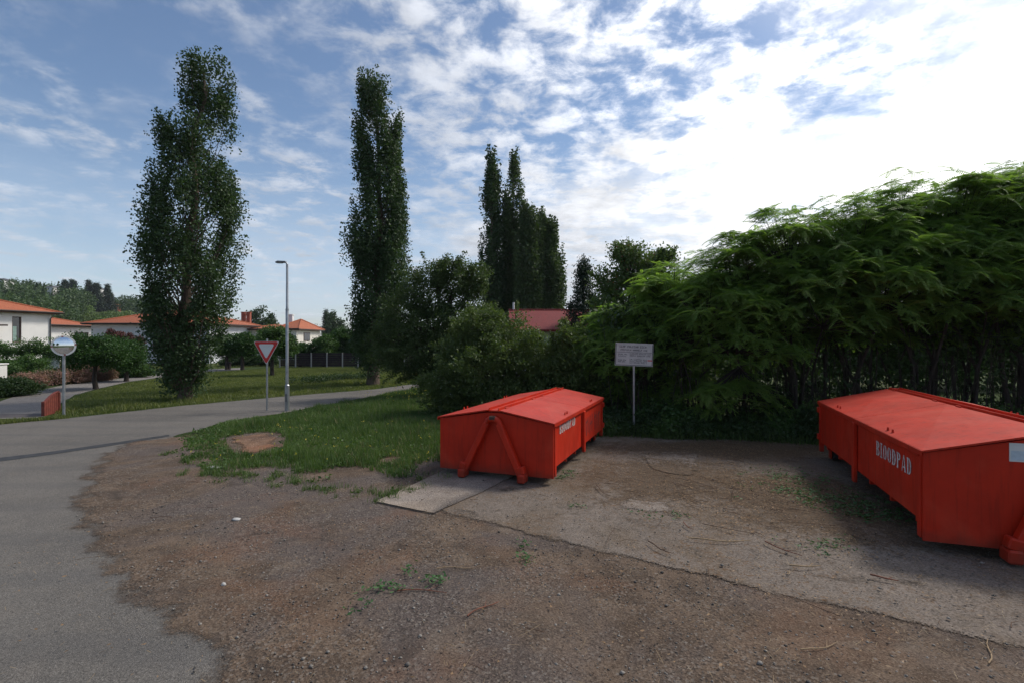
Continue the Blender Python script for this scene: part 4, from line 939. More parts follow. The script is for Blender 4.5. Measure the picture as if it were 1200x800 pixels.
proto = limb_tree('roadside_tree', 'dark roadside tree behind the viewpoint, seen only in the traffic mirror', 'tree', (-14, -22), 2.0, .2, [(-.9, 0, 4.2, 1.9, 1.9, 1.8), (.9, .3, 4.6, 1.9, 1.9, 1.8), (0, -.4, 5.6, 1.7, 1.7, 1.5)], M['lf_maple'], .26, 130, 45, (.35, .35, .3), M['barkd'], 'trees across the junction behind the viewpoint')
for x, y, s in ((-22, -18, 1.1), (-30, -12, 1.0), (-6, -28, 1.15), (-38, -4, .9)):
    c_ = copy_tree(proto); c_.location = (x, y, 0); c_.scale = (s, s, s); c_.rotation_euler.z = x

# ---------------------------------------------------------------- the two skips
def stencil(word, h, cw, gap):
    "stencilled serif capitals: returns list of polygons (x, z) with z from 0 to h"
    out = []; s = cw*.30; e = h*.09
    def rect(x0, x1, z0, z1): out.append([(x0, z0), (x1, z0), (x1, z1), (x0, z1)])
    def bowl(cx, cz, rx, rz, a0, a1, t, n=9):
        pts = [(cx+rx*math.cos(a0+(a1-a0)*i/n), cz+rz*math.sin(a0+(a1-a0)*i/n)) for i in range(n+1)]
        inn = [(cx+(rx-t)*math.cos(a0+(a1-a0)*i/n), cz+(rz-e)*math.sin(a0+(a1-a0)*i/n)) for i in range(n+1)]
        for i in range(n): out.append([pts[i], pts[i+1], inn[i+1], inn[i]])
    x = 0.0; q = math.pi/2
    for ch in word:
        if ch == 'I':
            w = cw*.62; rect(x+w/2-s/2, x+w/2+s/2, e, h-e); rect(x, x+w, 0, e*.9); rect(x, x+w, h-e*.9, h); x += w+gap; continue
        if ch in 'BDP':
            rect(x+s*.25, x+s*1.25, 0, h); rect(x, x+s*.25, 0, e*.9); rect(x, x+s*.25, h-e*.9, h)
            x1 = x+s*1.45; rw = cw-s*1.45
            if ch == 'D': bowl(x1, h/2, rw, h/2, -q, q, s)
            else:
                bowl(x1, h*.76, rw*.92, h*.24, -q, q, s)
                if ch == 'B': bowl(x1, h*.26, rw, h*.26, -q, q, s)
        if ch == 'O':
            bowl(x+cw/2+.006, h/2, cw/2-.006, h/2, -q*.93, q*.93, s); bowl(x+cw/2-.006, h/2, cw/2-.006, h/2, q*1.07, 3*q-q*.07, s)
        if ch == 'A':
            m_ = x+cw/2; out.append([(x, 0), (x+s*.55, 0), (m_+s*.1, h), (m_-s*.25, h)]); out.append([(x+cw-s*1.1, 0), (x+cw, 0), (m_+s*.45, h), (m_+s*.1-.002+s*.04, h)])
            rect(x+s*.8, x+cw-s*1.15, h*.24, h*.32); rect(x-.004, x+s*.8, 0, e*.8) if False else None
        if ch == 'L':
            rect(x+s*.25, x+s*1.25, 0, h); rect(x, x+s*.25, 0, e*.9); rect(x, x+s*.25, h-e*.9, h); rect(x+s*1.35, x+cw*.8, 0, e); 
        x += cw+gap
    return out, x-gap
def plate_polys(mb, polys, P):
    "lay 2D polygons as thin raised marks; P maps (a, b) to a 3D point"
    for p in polys:
        V = [P(*q) for q in p]; mb.add(V, [tuple(range(len(V)))])
def skip(label, loc, rz, W, L, ze, zw, zt, zr, text_side, text_s0, text_len, text_z, text_h, graffiti, sticker):
    t = thing('waste_skip', label, 'skip', loc, rz, 'red covered skips for garden waste')
    w = W/2; th = .035; rc = .14                       # half width of the flat ridge
    # tub: end panels reach lower than the long walls
    mb = MB()
    gable = [(-w, ze), (w, ze), (w, zt-.022), (rc, zr-.042), (-rc, zr-.042), (-w, zt-.022)]
    mb.prism(gable, 'y', 0, th); 
    g2 = [(-w, zw), (w, zw), (w, zt), (rc, zr-.02), (-rc, zr-.02), (-w, zt)]
    mb.prism(g2, 'y', L-th, L)
    for s in (-1, 1):
        mb.box((s*(w-.0175-.004), L/2, (zw+zt)/2-.004), (.035, L-2*th-.004, zt-zw-.012))
    mb.box((0, L/2, zw+.02), (W-.09, L-2*th-.01, .03))
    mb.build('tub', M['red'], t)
    for s in (-1, 1):
        for yy, nm in ((.05, 'corner_post'), (L-.05, 'corner_post')):
            mb = MB(); mb.box((s*(w-.020), yy+(.035 if yy < 1 else -.035)*0+(th*.5+.012 if yy < 1 else -th*.5-.012), (ze+.02+zt-.03)/2), (.075, .085, zt-.03-ze-.02), bev=.006); mb.build(nm, M['red'], t)
        mb = MB(); mb.box((s*(w+.028), L*.5, (.12+zt-.05)/2), (.055, .11, zt-.05-.12), bev=.008); mb.build('side_post', M['reddark'], t)
        mb = MB(); mb.tube([(s*(w+.006), .05, zt-.045), (s*(w+.006), L-.05, zt-.045)], .030, 8); mb.build('rim_rail', M['reddark'], t)
        # skids and cross members
        mb = MB(); mb.box((s*.50, L*.5+.05, (.11+zw)/2), (.10, L-.3, zw-.11-.004), bev=.01); mb.box((s*.50, L*.5+.05, .105), (.16, L-.3, .02)); mb.build('skid', M['steel_dark'], t)
        # rear roller
        mb = MB(); r = .085; yc = L-.32; xx = s*(w-.22)
        mb.tube([(xx-.07, yc, r), (xx+.07, yc, r)], r, 18); ro = mb.build('roller', M['black'], t)
        mb = MB(); mb.box((xx-.10, yc, .17), (.02, .16, .26)); mb.box((xx+.10, yc, .17), (.02, .16, .26)); mb.tube([(xx-.115, yc, r), (xx+.115, yc, r)], .022, 8); mb.build('roller_bracket', M['reddark'], ro)
        # rear latch lugs
        for zz in (zt-.16, zw+.10): mb = MB(); mb.box((s*(w+.02), L-.03, zz), (.05, .09, .11), bev=.008); mb.build('rear_latch', M['reddark'], t)
        # eave lugs and lids
        for k, (y0, y1) in enumerate(((-.045, L*.5-.006), (L*.5+.006, L+.025))):
            xo, xi = s*(w+.025), s*(rc-.02); zo, zi = zt+.012, zr+.012; xm, ym = (xo+xi)/2, (y0+y1)/2; zm = (zo+zi)/2+.034
            mbl = MB()
            V = [(xo, y0, zo), (xi, y0, zi), (xi, y1, zi), (xo, y1, zo), (xm, ym, zm)]
            lo = [(p[0], p[1], p[2]-.022) for p in V[:4]]
            mbl.add(V+lo, [(0, 1, 4), (1, 2, 4), (2, 3, 4), (3, 0, 4), (0, 5, 6, 1), (1, 6, 7, 2), (2, 7, 8, 3), (3, 8, 5, 0), (5, 8, 7, 6)])
            # skirt along the eave and the end
            mbl.box((s*(w+.031), (y0+y1)/2, zt-.018), (.008, y1-y0-.004, .052))
            lo_ = mbl.build('lid', M['lid'], t)
            for f in (.44, .51):
                mb = MB(); yy = y0+(y1-y0)*f; mb.prism([(yy-.03, zt+.018), (yy+.03, zt+.018), (yy+.012, zt+.075), (yy-.012, zt+.075)], 'x', s*(w-.05), s*(w-.035)); mb.build('lid_lug', M['reddark'], lo_)
            for f in (.15, .85):
                mb = MB(); yy = y0+(y1-y0)*f; mb.tube([(s*(rc-.015), yy-.07, zr+.014), (s*(rc-.015), yy+.07, zr+.014)], .015, 8); mb.build('hinge', M['lid'], lo_)
    mb = MB(); mb.box((0, L/2, zr-.012), (2*rc-.05, L+.02, .03), bev=.004); mb.build('ridge_beam', M['lid'], t)
    for s in (-1, 1): mb = MB(); mb.box((s*(rc-.055), L/2, zr+.020), (.012, L+.06, .05)); mb.build('ridge_flange', M['reddark'], t)
    mb = MB(); mb.box((0, L+.02, zr+.012), (.16, .04, .04), bev=.008); mb.build('rear_catch', M['reddark'], t)
    mb = MB()
    for i in range(6): mb.box((0, .35+i*(L-.7)/5, zw-.055), (W-.12, .06, .09))
    mb.build('cross_member', M['reddark'], t)
    # hook frame: inverted V of square tube with a bent top and heavy feet
    za = min(zt+.0, 1.04) if W < 2.3 else 1.12
    for s in (-1, 1):
        mb = MB(); mb.bar((s*.535, -.10, .07), (s*.115, -.062, za-.045), .105, .115, up=(0, -1, 0), bev=.012); mb.build('hook_leg', M['reddark'], t)
        mb = MB(); mb.box((s*.545, -.10, .075), (.135, .20, .145), bev=.02); mb.bar((s*.545, -.10, .14), (s*.515, -.10, .26), .13, .14, up=(0, -1, 0), bev=.015); mb.build('foot', M['reddark'], t)
    mb = MB(); pts = [(-.125, -.062, za-.05), (-.095, -.065, za+.005), (-.045, -.068, za+.03), (0, -.07, za+.036), (.045, -.068, za+.03), (.095, -.065, za+.005), (.125, -.062, za-.05)]
    mb.tube(pts, .050, 10); hb = mb.build('hook_bar', M['reddark'], t)
    mb = MB(); mb.tube([(-.05, -.069, za+.034), (0, -.071, za+.040), (.05, -.069, za+.034)], .0505, 10); mb.build('worn_grip', M['rust'], hb)
    # lettering, reading left to right when seen from outside
    polys, wid = stencil('BIOODPAD', text_h, .11, .026); k = text_len/wid
    sd = text_side; xx = sd*(w-.0015)
    P = (lambda a, b: (xx+.003, text_s0+a*k, text_z+b)) if sd > 0 else (lambda a, b: (xx-.003, text_s0+text_len-a*k, text_z+b))
    mb = MB(); plate_polys(mb, polys, P); mb.build('lettering', M['letter'], t, recalc=False)
    if graffiti:
        mb = MB(); rr = random.Random(5)
        for i in range(7):
            y = L*.57+i*L*.052; zA = zt-.20-rr.random()*.05; zB = zt-.56-rr.random()*.06; yb = y+rr.uniform(-.06, .1)
            wd = rr.uniform(.014, .024); mb.add([(xx+.003, y-wd, zA), (xx+.003, y+wd, zA), (xx+.003, yb+wd, zB), (xx+.003, yb-wd, zB)], [(0, 1, 2, 3)])
            if i % 2 == 0:
                zc = (zA+zB)/2+rr.uniform(-.05, .08); mb.add([(xx+.0045, y, zc), (xx+.0045, y+.17, zc+.05), (xx+.0045, y+.17, zc+.085), (xx+.0045, y, zc+.03)], [(0, 1, 2, 3)])
        mb.build('graffiti', M['graffiti'], t, recalc=False)
    if sticker:
        x0, x1, z0, z1 = sticker
        mb = MB(); mb.box(((x0+x1)/2, -.004, (z0+z1)/2), (x1-x0, .006, z1-z0)); st_ = mb.build('sticker', M['signwhite'], t)
        mb = MB(); mb.box(((x0+x1)/2, -.0082, z0+(z1-z0)*.33), (x1-x0-.03, .002, (z1-z0)*.5)); mb.build('sticker_print', M['sticker'], st_)
    return t
PZ = .045
skip('red covered skip standing on concrete in front of the big bush', (-.30, 8.75, PZ), R(-21.2), 2.10, 4.05, .11-PZ+.02, .29-PZ, 1.03-PZ, 1.20-PZ, 1, .367, 1.06, .80-PZ, .155, True, None)
skip('red covered skip under the sumacs with white word on its long side', (5.85, 5.35, PZ), R(-19.2), 2.57, 4.91, .12-PZ+.02, .35-PZ, 1.15-PZ, 1.43-PZ, -1, .33, 1.21, .785-PZ, .20, False, (-.52, -.10, 1.05, 1.25))

# ---------------------------------------------------------------- signs, lamp, mirror, railing
def yield_sign():
    b = g(313, 480.5); t = thing('give_way_sign', 'red and white triangular give way sign on a grey post by the verge', 'sign', (b[0], b[1], 0), R(-4))
    mb = MB(); mb.tube([(0, 0, -.3), (0, 0, 2.42)], .032, 12); mb.tube([(0, 0, 2.42), (0, 0, 2.435)], .035, 12); mb.build('post', M['steel'], t)
    def tri(s, zc=2.085): 
        R_ = s; pts = []
        c = [(-R_*.866, R_*.5), (R_*.866, R_*.5), (0, -R_)]; rad = .045
        for i in range(3):
            p = Vector(c[i]); a = (Vector(c[i-1])-p).normalized(); bb = (Vector(c[(i+1) % 3])-p).normalized()
            for q in range(5): f = q/4; pts.append(p+(a*(1-f)+bb*f)*rad*(1.6-.6*math.sin(math.pi*f)*1.0))
        return [(q.x, zc+q.y) for q in pts]
    mb = MB(); mb.prism(tri(.53), 'y', -.052, -.044); pl = mb.build('plate', M['signwhite'], t)
    def ring(s0, s1, y):
        A, B = tri(s0), tri(s1); n = len(A); m_ = MB(); m_.add([(p[0], y, p[1]) for p in A]+[(p[0], y, p[1]) for p in B], [(i, (i+1) % n, n+(i+1) % n, n+i) for i in range(n)]); return m_
    ring(.505, .335, -.0545).build('red_border', M['signred'], pl, recalc=False)
    mb = MB()
    for z in (1.95, 2.22): mb.box((0, -.022, z), (.09, .045, .035), bev=.004)
    mb.build('clamp', M['steel_dark'], t)
yield_sign()
def street_lamp():
    b = g(336.5, 481); t = thing('street_lamp', 'slim grey street lamp with short flat head beside the give way sign', 'street lamp', (b[0], b[1], 0))
    mb = MB(); mb.tube([(0, 0, -.3), (0, 0, .86)], .075, 14); mb.tube([(0, 0, .86), (0, 0, .90)], [.082, .055], 14); bs = mb.build('base_sleeve', M['steel'], t)
    mb = MB(); mb.box((0, -.077, .45), (.07, .012, .26), bev=.003); mb.build('access_door', M['steel_dark'], bs)
    mb = MB(); mb.tube([(0, 0, .88), (0, 0, 3.4), (0, 0, 3.42), (0, 0, 4.95)], [.052, .050, .042, .036], 12); mb.tube([(0, 0, 3.38), (0, 0, 3.44)], .054, 12); mb.build('pole', M['steel'], t)
    mb = MB(); mb.tube([(0, 0, 4.93), (-.03, 0, 5.0), (-.10, 0, 5.02)], .03, 8); ar = mb.build('arm', M['steel'], t)
    mb = MB(); mb.prism([(-.36, 4.985), (-.08, 5.0), (-.05, 5.05), (-.30, 5.06), (-.38, 5.02)], 'y', -.075, .075); hd = mb.build('lamp_head', M['steel_dark'], t)
    mb = MB(); mb.box((-.24, 0, 4.984), (.16, .10, .012)); mb.build('lens', M['signwhite'], hd)
street_lamp()
def traffic_mirror():
    b = g(74.5, 487.5); t = thing('traffic_mirror', 'round convex traffic mirror on a pale post at the path mouth', 'mirror', (b[0], b[1], 0), R(34))
    mb = MB(); mb.tube([(0, .06, -.3), (0, .06, 2.35)], .04, 12); mb.build('post', M['steel'], t)
    zc, r = 2.215, .31; n = 32
    V = [(0, -.030, zc)]; Fc = []; rings = 9
    for j in range(1, rings+1):
        q = r*.84*j/rings
        for i in range(n): a = 2*math.pi*i/n; V.append((q*math.cos(a), -.030+.033*(j/rings)**2, zc+q*math.sin(a)))
    for i in range(n): Fc.append((0, 1+(i+1) % n, 1+i))
    for j in range(rings-1):
        for i in range(n): i2 = (i+1) % n; Fc.append((1+j*n+i, 1+j*n+i2, 1+(j+1)*n+i2, 1+(j+1)*n+i))
    mb = MB(); mb.add(V, Fc, 0, True); mb.build('mirror_face', M['mirror'], t)
    mb = MB(); sec = 32
    for i in range(sec):
        a0, a1 = 2*math.pi*i/sec, 2*math.pi*(i+1)/sec
        P = lambda q, a, y: (q*math.cos(a), y, zc+q*math.sin(a))
        mb.add([P(r*.84, a0, .000), P(r*.84, a1, .000), P(r, a1, .004), P(r, a0, .004)], [(0, 1, 2, 3)], 1 if i % 8 == 0 else 0)
        mb.add([P(r, a0, .004), P(r, a1, .004), P(r*.98, a1, .045), P(r*.98, a0, .045)], [(0, 1, 2, 3)], 0)
    mb.build('rim', [M['signwhite'], M['rimred']], t)
    mb = MB(); mb.add([(r*.98*math.cos(2*math.pi*i/n), .043, zc+r*.98*math.sin(2*math.pi*i/n)) for i in range(n)], [tuple(range(n))]); mb.box((0, .05, zc), (.10, .03, .12)); mb.build('back_plate', M['steel_dark'], t)
traffic_mirror()
def railing():
    a = Vector((*g(51.5, 487), 0)); b = Vector((*g(68, 482.5), 0)); d = b-a; L = d.length
    t = thing('bridge_railing', 'red brown plank railing with a sloping top beside the mirror post', 'railing', a, math.atan2(d.y, d.x))
    n = 7; wd = L/n
    for i in range(n):
        f = (i+.5)/n; h = .40+.27*math.sin(f*1.45)
        mb = MB(); mb.prism([((i+.06)*wd, .0), ((i+.94)*wd, .0), ((i+.94)*wd, h+.01), ((i+.06)*wd, h-.01)], 'y', -.015, .015); mb.build('plank', M['redwood'], t)
    pts = [(q/10*L, -.005, .425+.27*math.sin(q/10*1.45)) for q in range(11)]
    mb = MB()
    for p, q in zip(pts[:-1], pts[1:]): mb.bar(p, q, .07, .04)
    mb.build('handrail', M['redwood'], t)
    for x, h in ((-.03, .46), (L+.03, .66)):
        mb = MB(); mb.box((x, 0, h/2), (.08, .09, h), bev=.008); mb.build('post', M['redwood'], t)
railing()
def notice():
    Y = 12.95; b = ((743-600)/600*Y, Y); t = thing('notice_board', 'white notice board with rows of small print on a post under the sumacs', 'sign', (b[0], b[1], 0), R(-6))
    k = Y/600; zt, zb = (398-402)*k+2.4, (398-428.5)*k+2.4; w = 43.5*k/2
    mb = MB(); mb.tube([(0, .035, -.3), (0, .035, zt-.05)], .028, 10); mb.build('post', M['steel'], t)
    Mr = Matrix.Rotation(R(2.2), 3, 'Y'); c = Vector((.0, 0, (zt+zb)/2))
    mb = MB(); mb.box(c, (2*w, .012, zt-zb), Mr); bd = mb.build('board', M['boardwhite'], t)
    mb = MB(); rr = random.Random(3)
    def mark(x0, x1, z0, z1): 
        mb.add([c+Mr @ Vector(q) for q in ((x0, -.0075, z0), (x1, -.0075, z0), (x1, -.0075, z1), (x0, -.0075, z1))], [(0, 1, 2, 3)])
    H = zt-zb
    def row(x0, x1, z, h, ch):
        x = x0
        while x < x1-ch:
            for q in range(rr.randint(3, 8)):
                if x > x1-ch: break
                s = ch*.24; k_ = rr.randint(0, 3)
                mark(x, x+s, z, z+h)
                if k_ in (0, 1): mark(x+s, x+ch*.75, z+h*.8, z+h)
                if k_ in (1, 2): mark(x+s, x+ch*.75, z, z+h*.2)
                if k_ in (0, 3): mark(x+s, x+ch*.7, z+h*.4, z+h*.58)
                if k_ == 3: mark(x+ch*.6, x+ch*.78, z, z+h)
                x += ch
            x += ch*.9
    row(-w*.78, w*.72, H*.30, .050, .040); row(-w*.72, w*.84, H*.16, .042, .034); mark(-w*.92, w*.92, H*.09, H*.105)
    for z in (-.02, -.10): row(-w*.84, -w*.34, H*z, .030, .026)
    for z in (-.33, -.26): row(-w*.84, -w*.40, H*z-.01, .030, .026)
    for z in (.01, -.075): row(-w*.22, w*.9, H*z, .032, .026)
    for z in (-.24, -.31, -.38): row(-w*.22, w*.75, H*z, .030, .026)
    for x in (-w*.965, w*.965): mark(x-.008, x+.008, -H*.46, H*.46)
    mark(-w*.95, w*.95, -H*.478, -H*.455)
    mb.build('print', M['ink'], bd, recalc=False)
    mb = MB(); mb.add([c+Mr @ Vector(q) for q in ((w*.72, -.0085, -H*.26), (w*.96, -.0085, -H*.26), (w*.96, -.0085, -H*.215), (w*.72, -.0085, -H*.215))], [(0, 1, 2, 3)]); mb.build('red_mark', M['signred'], bd, recalc=False)
    mb = MB(); mb.box((0, .014, zt-.12), (.10, .03, .03)); mb.box((0, .014, zb+.12), (.10, .03, .03)); mb.build('clamp', M['steel_dark'], t)
notice()
b = g(486.5, 443.5); t = thing('marker_post', 'small orange and dark marker post beyond the road under the fruit tree', 'post', (b[0], b[1], 0))
mb = MB(); mb.tube([(0, 0, -.1), (0, 0, .66)], .045, 10); mb.build('stake', M['fence'], t)
for z in (.20, .50): mb = MB(); mb.tube([(0, 0, z), (0, 0, z+.17)], .052, 10); mb.build('band', M['orange'], t)
b = g(268, 432.3); t = thing('litter_bin', 'small dark litter bin beside the clipped tree right of the broad poplar', 'bin', (b[0]+.25, b[1]-.5, 0))
mb = MB(); mb.tube([(0, 0, 0), (0, 0, .55)], [.17, .21], 12); mb.build('bucket', M['fence'], t); mb = MB(); mb.tube([(0, 0, .55), (0, 0, .62)], [.23, .17], 12); mb.build('lid', M['black'], t)

# ---------------------------------------------------------------- grass, weeds, litter
def grass_verge():
    P = scatter(VERGE, 330000, ((-12, 8), (3.2, 26))); d = distpoly(P, VERGE)
    dens = np.clip(d/.55, 0, 1); front = np.clip((P[:, 1]-8.2)/3.0, 0, 1)
    nz = fnoise(P, 1.1, 3.0, 4); n2 = fnoise(P, 3.5, 8.0, 3)
    bare = inpoly(P, BARE); bd = np.where(bare, -1.0, 1)*distpoly(P, BARE)
    p = dens*(.35+.65*front)+.55*nz+.35*n2
    for sx, sy, sr in ((400, 553, .28), (345, 563, .34), (428, 561, .35), (508, 546, .30), (470, 566, .25), (300, 553, .25), (232, 531, .2), (455, 540, .22)):
        q_ = np.array(g(sx, sy)); p = p-1.1*np.exp(-((P-q_)**2).sum(1)/sr**2)
    keep = (p > .32+.30*np.clip((10.2-P[:, 1])/1.6, 0, 1)*.45) & (bd+.12*n2 > .06) & (rng.random(len(P)) < .85)
    P = P[keep]; nz = nz[keep]; d = d[keep]; n2 = n2[keep]
    h = .045+.07*np.clip(d/1.5, 0, 1)+.07*np.clip(nz+.3, 0, 1)+.05*np.clip((P[:, 1]-12)/5, 0, 1)
    h = h+.14*np.exp(-((P[:, 0]+.7)/.7)**2)*np.clip(.5+2*n2, 0, 1.3)*(P[:, 1] > 9.6)
    h = .85*h*(1+.55*n2)*(.70+.75*np.clip(fnoise(P, .55, 11.0, 3)+.35, 0, 1))
    tag(link('verge_grass', npmesh('verge_grass', *blades(P, h, .0052, .55, .02), M['blade'])), 'rough green grass covering the roadside verge', 'grass', kind='stuff')
    # dry and pale blades among it
    k = rng.random(len(P)) < .02+.12*np.clip(n2[:len(P)]+.1, 0, 1)*(P[:, 0] > -3.5); tag(link('dry_grass', npmesh('dry_grass', *blades(P[k], h[k]*1.15, .004, .7, .02), M['dry'])), 'scattered dry straw coloured grass stalks in the verge', 'grass', kind='stuff')
    # broad-leaved weeds (clover, dandelion): low leaf rosettes
    k = rng.random(len(P)) < .02; C = np.c_[P[k], np.full(k.sum(), .05)]
    V, Q = clump_leaves(C, 9, (.07, .07, .025), .07, .5); tag(link('verge_weeds', npmesh('verge_weeds', V, Q, M['lf_hedge'])), 'low broad leaved weeds scattered through the verge', 'weeds', kind='stuff')
    # tufts and weeds straggling out over the dirt
    fr = [g(205, 531), g(222, 552), g(260, 556), g(330, 560), g(350, 566), g(400, 577), g(444, 584), g(470, 574), g(520, 556)]; T_ = []
    for i in range(70):
        s_ = rng.random()*(len(fr)-1); k_ = int(s_); c_ = np.array(fr[k_])*(1-s_+k_)+np.array(fr[k_+1])*(s_-k_); T_.append(c_+rng.normal(0, .16, 2)-np.array([0, .05]))
    T_ = np.array(T_); Bp = np.concatenate([c_+rng.normal(0, rng.uniform(.03, .09), (rng.integers(14, 60), 2)) for c_ in T_])
    tag(link('straggling_grass', npmesh('straggling_grass', *blades(Bp, rng.uniform(.03, .11, len(Bp)), .004, .9, .016), M['blade'])), 'ragged grass tufts straggling from the verge onto the dirt', 'grass', kind='stuff')
    V, Q = clump_leaves(np.c_[T_[::2], np.full(len(T_[::2]), .04)], 14, (.06, .06, .012), .055, .5); tag(link('straggling_weeds', npmesh('straggling_weeds', V, Q, M['lf_bush'])), 'flat broad leaved weeds at the dirt edge of the verge', 'weeds', kind='stuff')
    # flowers
    Pf = np.concatenate([scatter(VERGE, 70, ((-6.5, 9.0), (0, 14))), np.array(g(488, 470))+rng.normal(0, (.9, 1.1), (130, 2))]); z = rng.uniform(.10, .30, len(Pf)); z[-130:] = rng.uniform(.18, .62, 130)
    V, Q = clump_leaves(np.c_[Pf, z], 4, (.012, .012, .008), .022, .9); V2, Q2 = blades(Pf, z*1.0, .003, .02, .02)
    me = npmesh('wildflowers', *merge([(V, Q), (V2, Q2)]), [M['yellow'], M['blade']], matidx=np.r_[np.zeros(len(Q)), np.ones(len(Q2))]); tag(link('wildflowers', me), 'small yellow wildflowers dotted through the verge grass', 'flowers', kind='stuff')
grass_verge()
def grass_lawn():
    LAWN = [g(60, 489), g(80, 489), g(210, 475), g(330, 464), g(437, 455.5), g(490, 448.5), g(560, 440), g(560, 430), g(330, 430.2), g(285, 433.4), g(240, 436.3), g(186, 443), g(150, 448.5), g(113, 457), g(88, 465), g(76, 473)]
    P = scatter(LAWN, 190000); nz = fnoise(P, .30, 5.0, 3); n2 = fnoise(P, 1.2, 2.0, 3)
    # the bank along the road is left long and tufty, the back is mown
    dr = distpoly(P, [g(60, 489), g(210, 475), g(330, 464), g(437, 455.5), g(490, 448.5)]); h = .05+.12*np.exp(-((dr-2.2)/1.6)**2)*np.clip(.6+1.6*n2+nz, 0, 2)+.05*np.clip(nz, 0, 1)
    tag(link('lawn_grass', npmesh('lawn_grass', *blades(P, h, .014, .6), M['bladelawn'])), 'patchy mown grass of the lawn across the road', 'grass', kind='stuff')
    P = scatter([g(-80, 495.5), g(50, 490.5), g(75, 488.6), g(82, 489.8), g(0, 497), g(-80, 501.5)], 9000)
    tag(link('strip_grass', npmesh('strip_grass', *blades(P, np.full(len(P), .09), .009, .5), M['bladelawn'])), 'narrow grass strip between the path mouth and the road', 'grass', kind='stuff')
    P = scatter([(-60, 24), (-12, 50), (-14, 58), (-70, 60)], 30000)
    tag(link('garden_grass', npmesh('garden_grass', *blades(P, np.full(len(P), .14), .02, .5), M['bladelawn'])), 'long grass of the gardens in front of the white houses', 'grass', kind='stuff')
    C = np.concatenate([np.c_[np.array(g(px, py))+rng.normal(0, (.55, .35), (26, 2)), rng.uniform(.08, .30, 26)] for px, py in ((385, 446), (398, 445), (370, 447.5), (420, 444), (360, 449), (405, 444))])
    V, Q = clump_leaves(C, 26, (.10, .10, .08), .08); tag(link('lawn_weeds', npmesh('lawn_weeds', V, Q, M['lf_dark'])), 'tufts of dark weeds on the lawn bank behind the lamp', 'weeds', kind='stuff')
grass_lawn()
def undergrowth():
    # ground cover along the foot of the sumacs and bushes
    E_ = [(-.2, 12.9), (1.9, 13.0), (2.7, 12.85), (4.5, 12.5), (7.0, 12.0), (9.5, 11.6), (13.5, 10.7)]
    C = []
    for i in range(3600):
        s = rng.random()*(len(E_)-1); k = int(s); f = s-k; x = E_[k][0]*(1-f)+E_[k+1][0]*f; y = E_[k][1]*(1-f)+E_[k+1][1]*f
        dd = abs(rng.normal(0, 1.0)); nz_ = mnoise.noise(Vector((x*.9, y*1.1, 2.0))); y -= .55*nz_; C.append((x+rng.normal(0, .1), y+dd-.1, rng.uniform(.05, (.2+min(.6, .5*dd))*(.65+1.0*nz_)+.05)))
    V, Q = clump_leaves(np.array(C), 26, (.11, .11, .08), .085); mi_ = np.repeat((np.array([mnoise.noise(Vector((c[0]*1.3, c[1]*1.3, 7.0))) for c in C]) > .12).astype(int), 26); tag(link('undergrowth', npmesh('undergrowth', V, Q, [M['lf_dark'], M['lf_hedge']], matidx=mi_)), 'dark leafy undergrowth along the foot of the sumacs', 'undergrowth', kind='stuff')
    P = np.array([(c[0]+rng.normal(0, .15), c[1]-.1+rng.normal(0, .12)) for c in C for _ in range(9)])
    tag(link('edge_grass', npmesh('edge_grass', *blades(P, rng.uniform(.08, .30, len(P)), .006, .6, .02), M['blade'])), 'tall grass fringe in front of the undergrowth', 'grass', kind='stuff')
    # thin suckers and dead stems filling the dark thicket
    mb = MB()
    for i in range(330):
        x = rng.uniform(2.5, 14.5); yb = 14.2-.26*(x-2.5)+rng.uniform(-.3, 1.8); h = rng.uniform(1.2, 3.0); r = rng.uniform(.006, .017); dx, dy = rng.normal(0, .35), rng.normal(0, .25)
        mb.tube([(x, yb, 0), (x+dx*.4+rng.normal(0, .06), yb+dy*.4, h*.5), (x+dx, yb+dy, h)], [r, r*.8, r*.4], 4, False)
    tag(mb.build('thicket', M['stem'], recalc=False), 'tangle of thin dark suckers between the sumac stems', 'thicket', kind='stuff')
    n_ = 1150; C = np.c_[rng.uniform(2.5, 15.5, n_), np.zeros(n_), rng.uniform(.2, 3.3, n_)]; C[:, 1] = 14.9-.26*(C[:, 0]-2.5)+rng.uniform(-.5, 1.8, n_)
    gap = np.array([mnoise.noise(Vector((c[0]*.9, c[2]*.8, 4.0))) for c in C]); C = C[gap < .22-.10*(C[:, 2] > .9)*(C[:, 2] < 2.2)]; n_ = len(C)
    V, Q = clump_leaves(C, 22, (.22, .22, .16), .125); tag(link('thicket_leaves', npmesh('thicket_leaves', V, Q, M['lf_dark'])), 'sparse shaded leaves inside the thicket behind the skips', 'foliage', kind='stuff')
undergrowth()
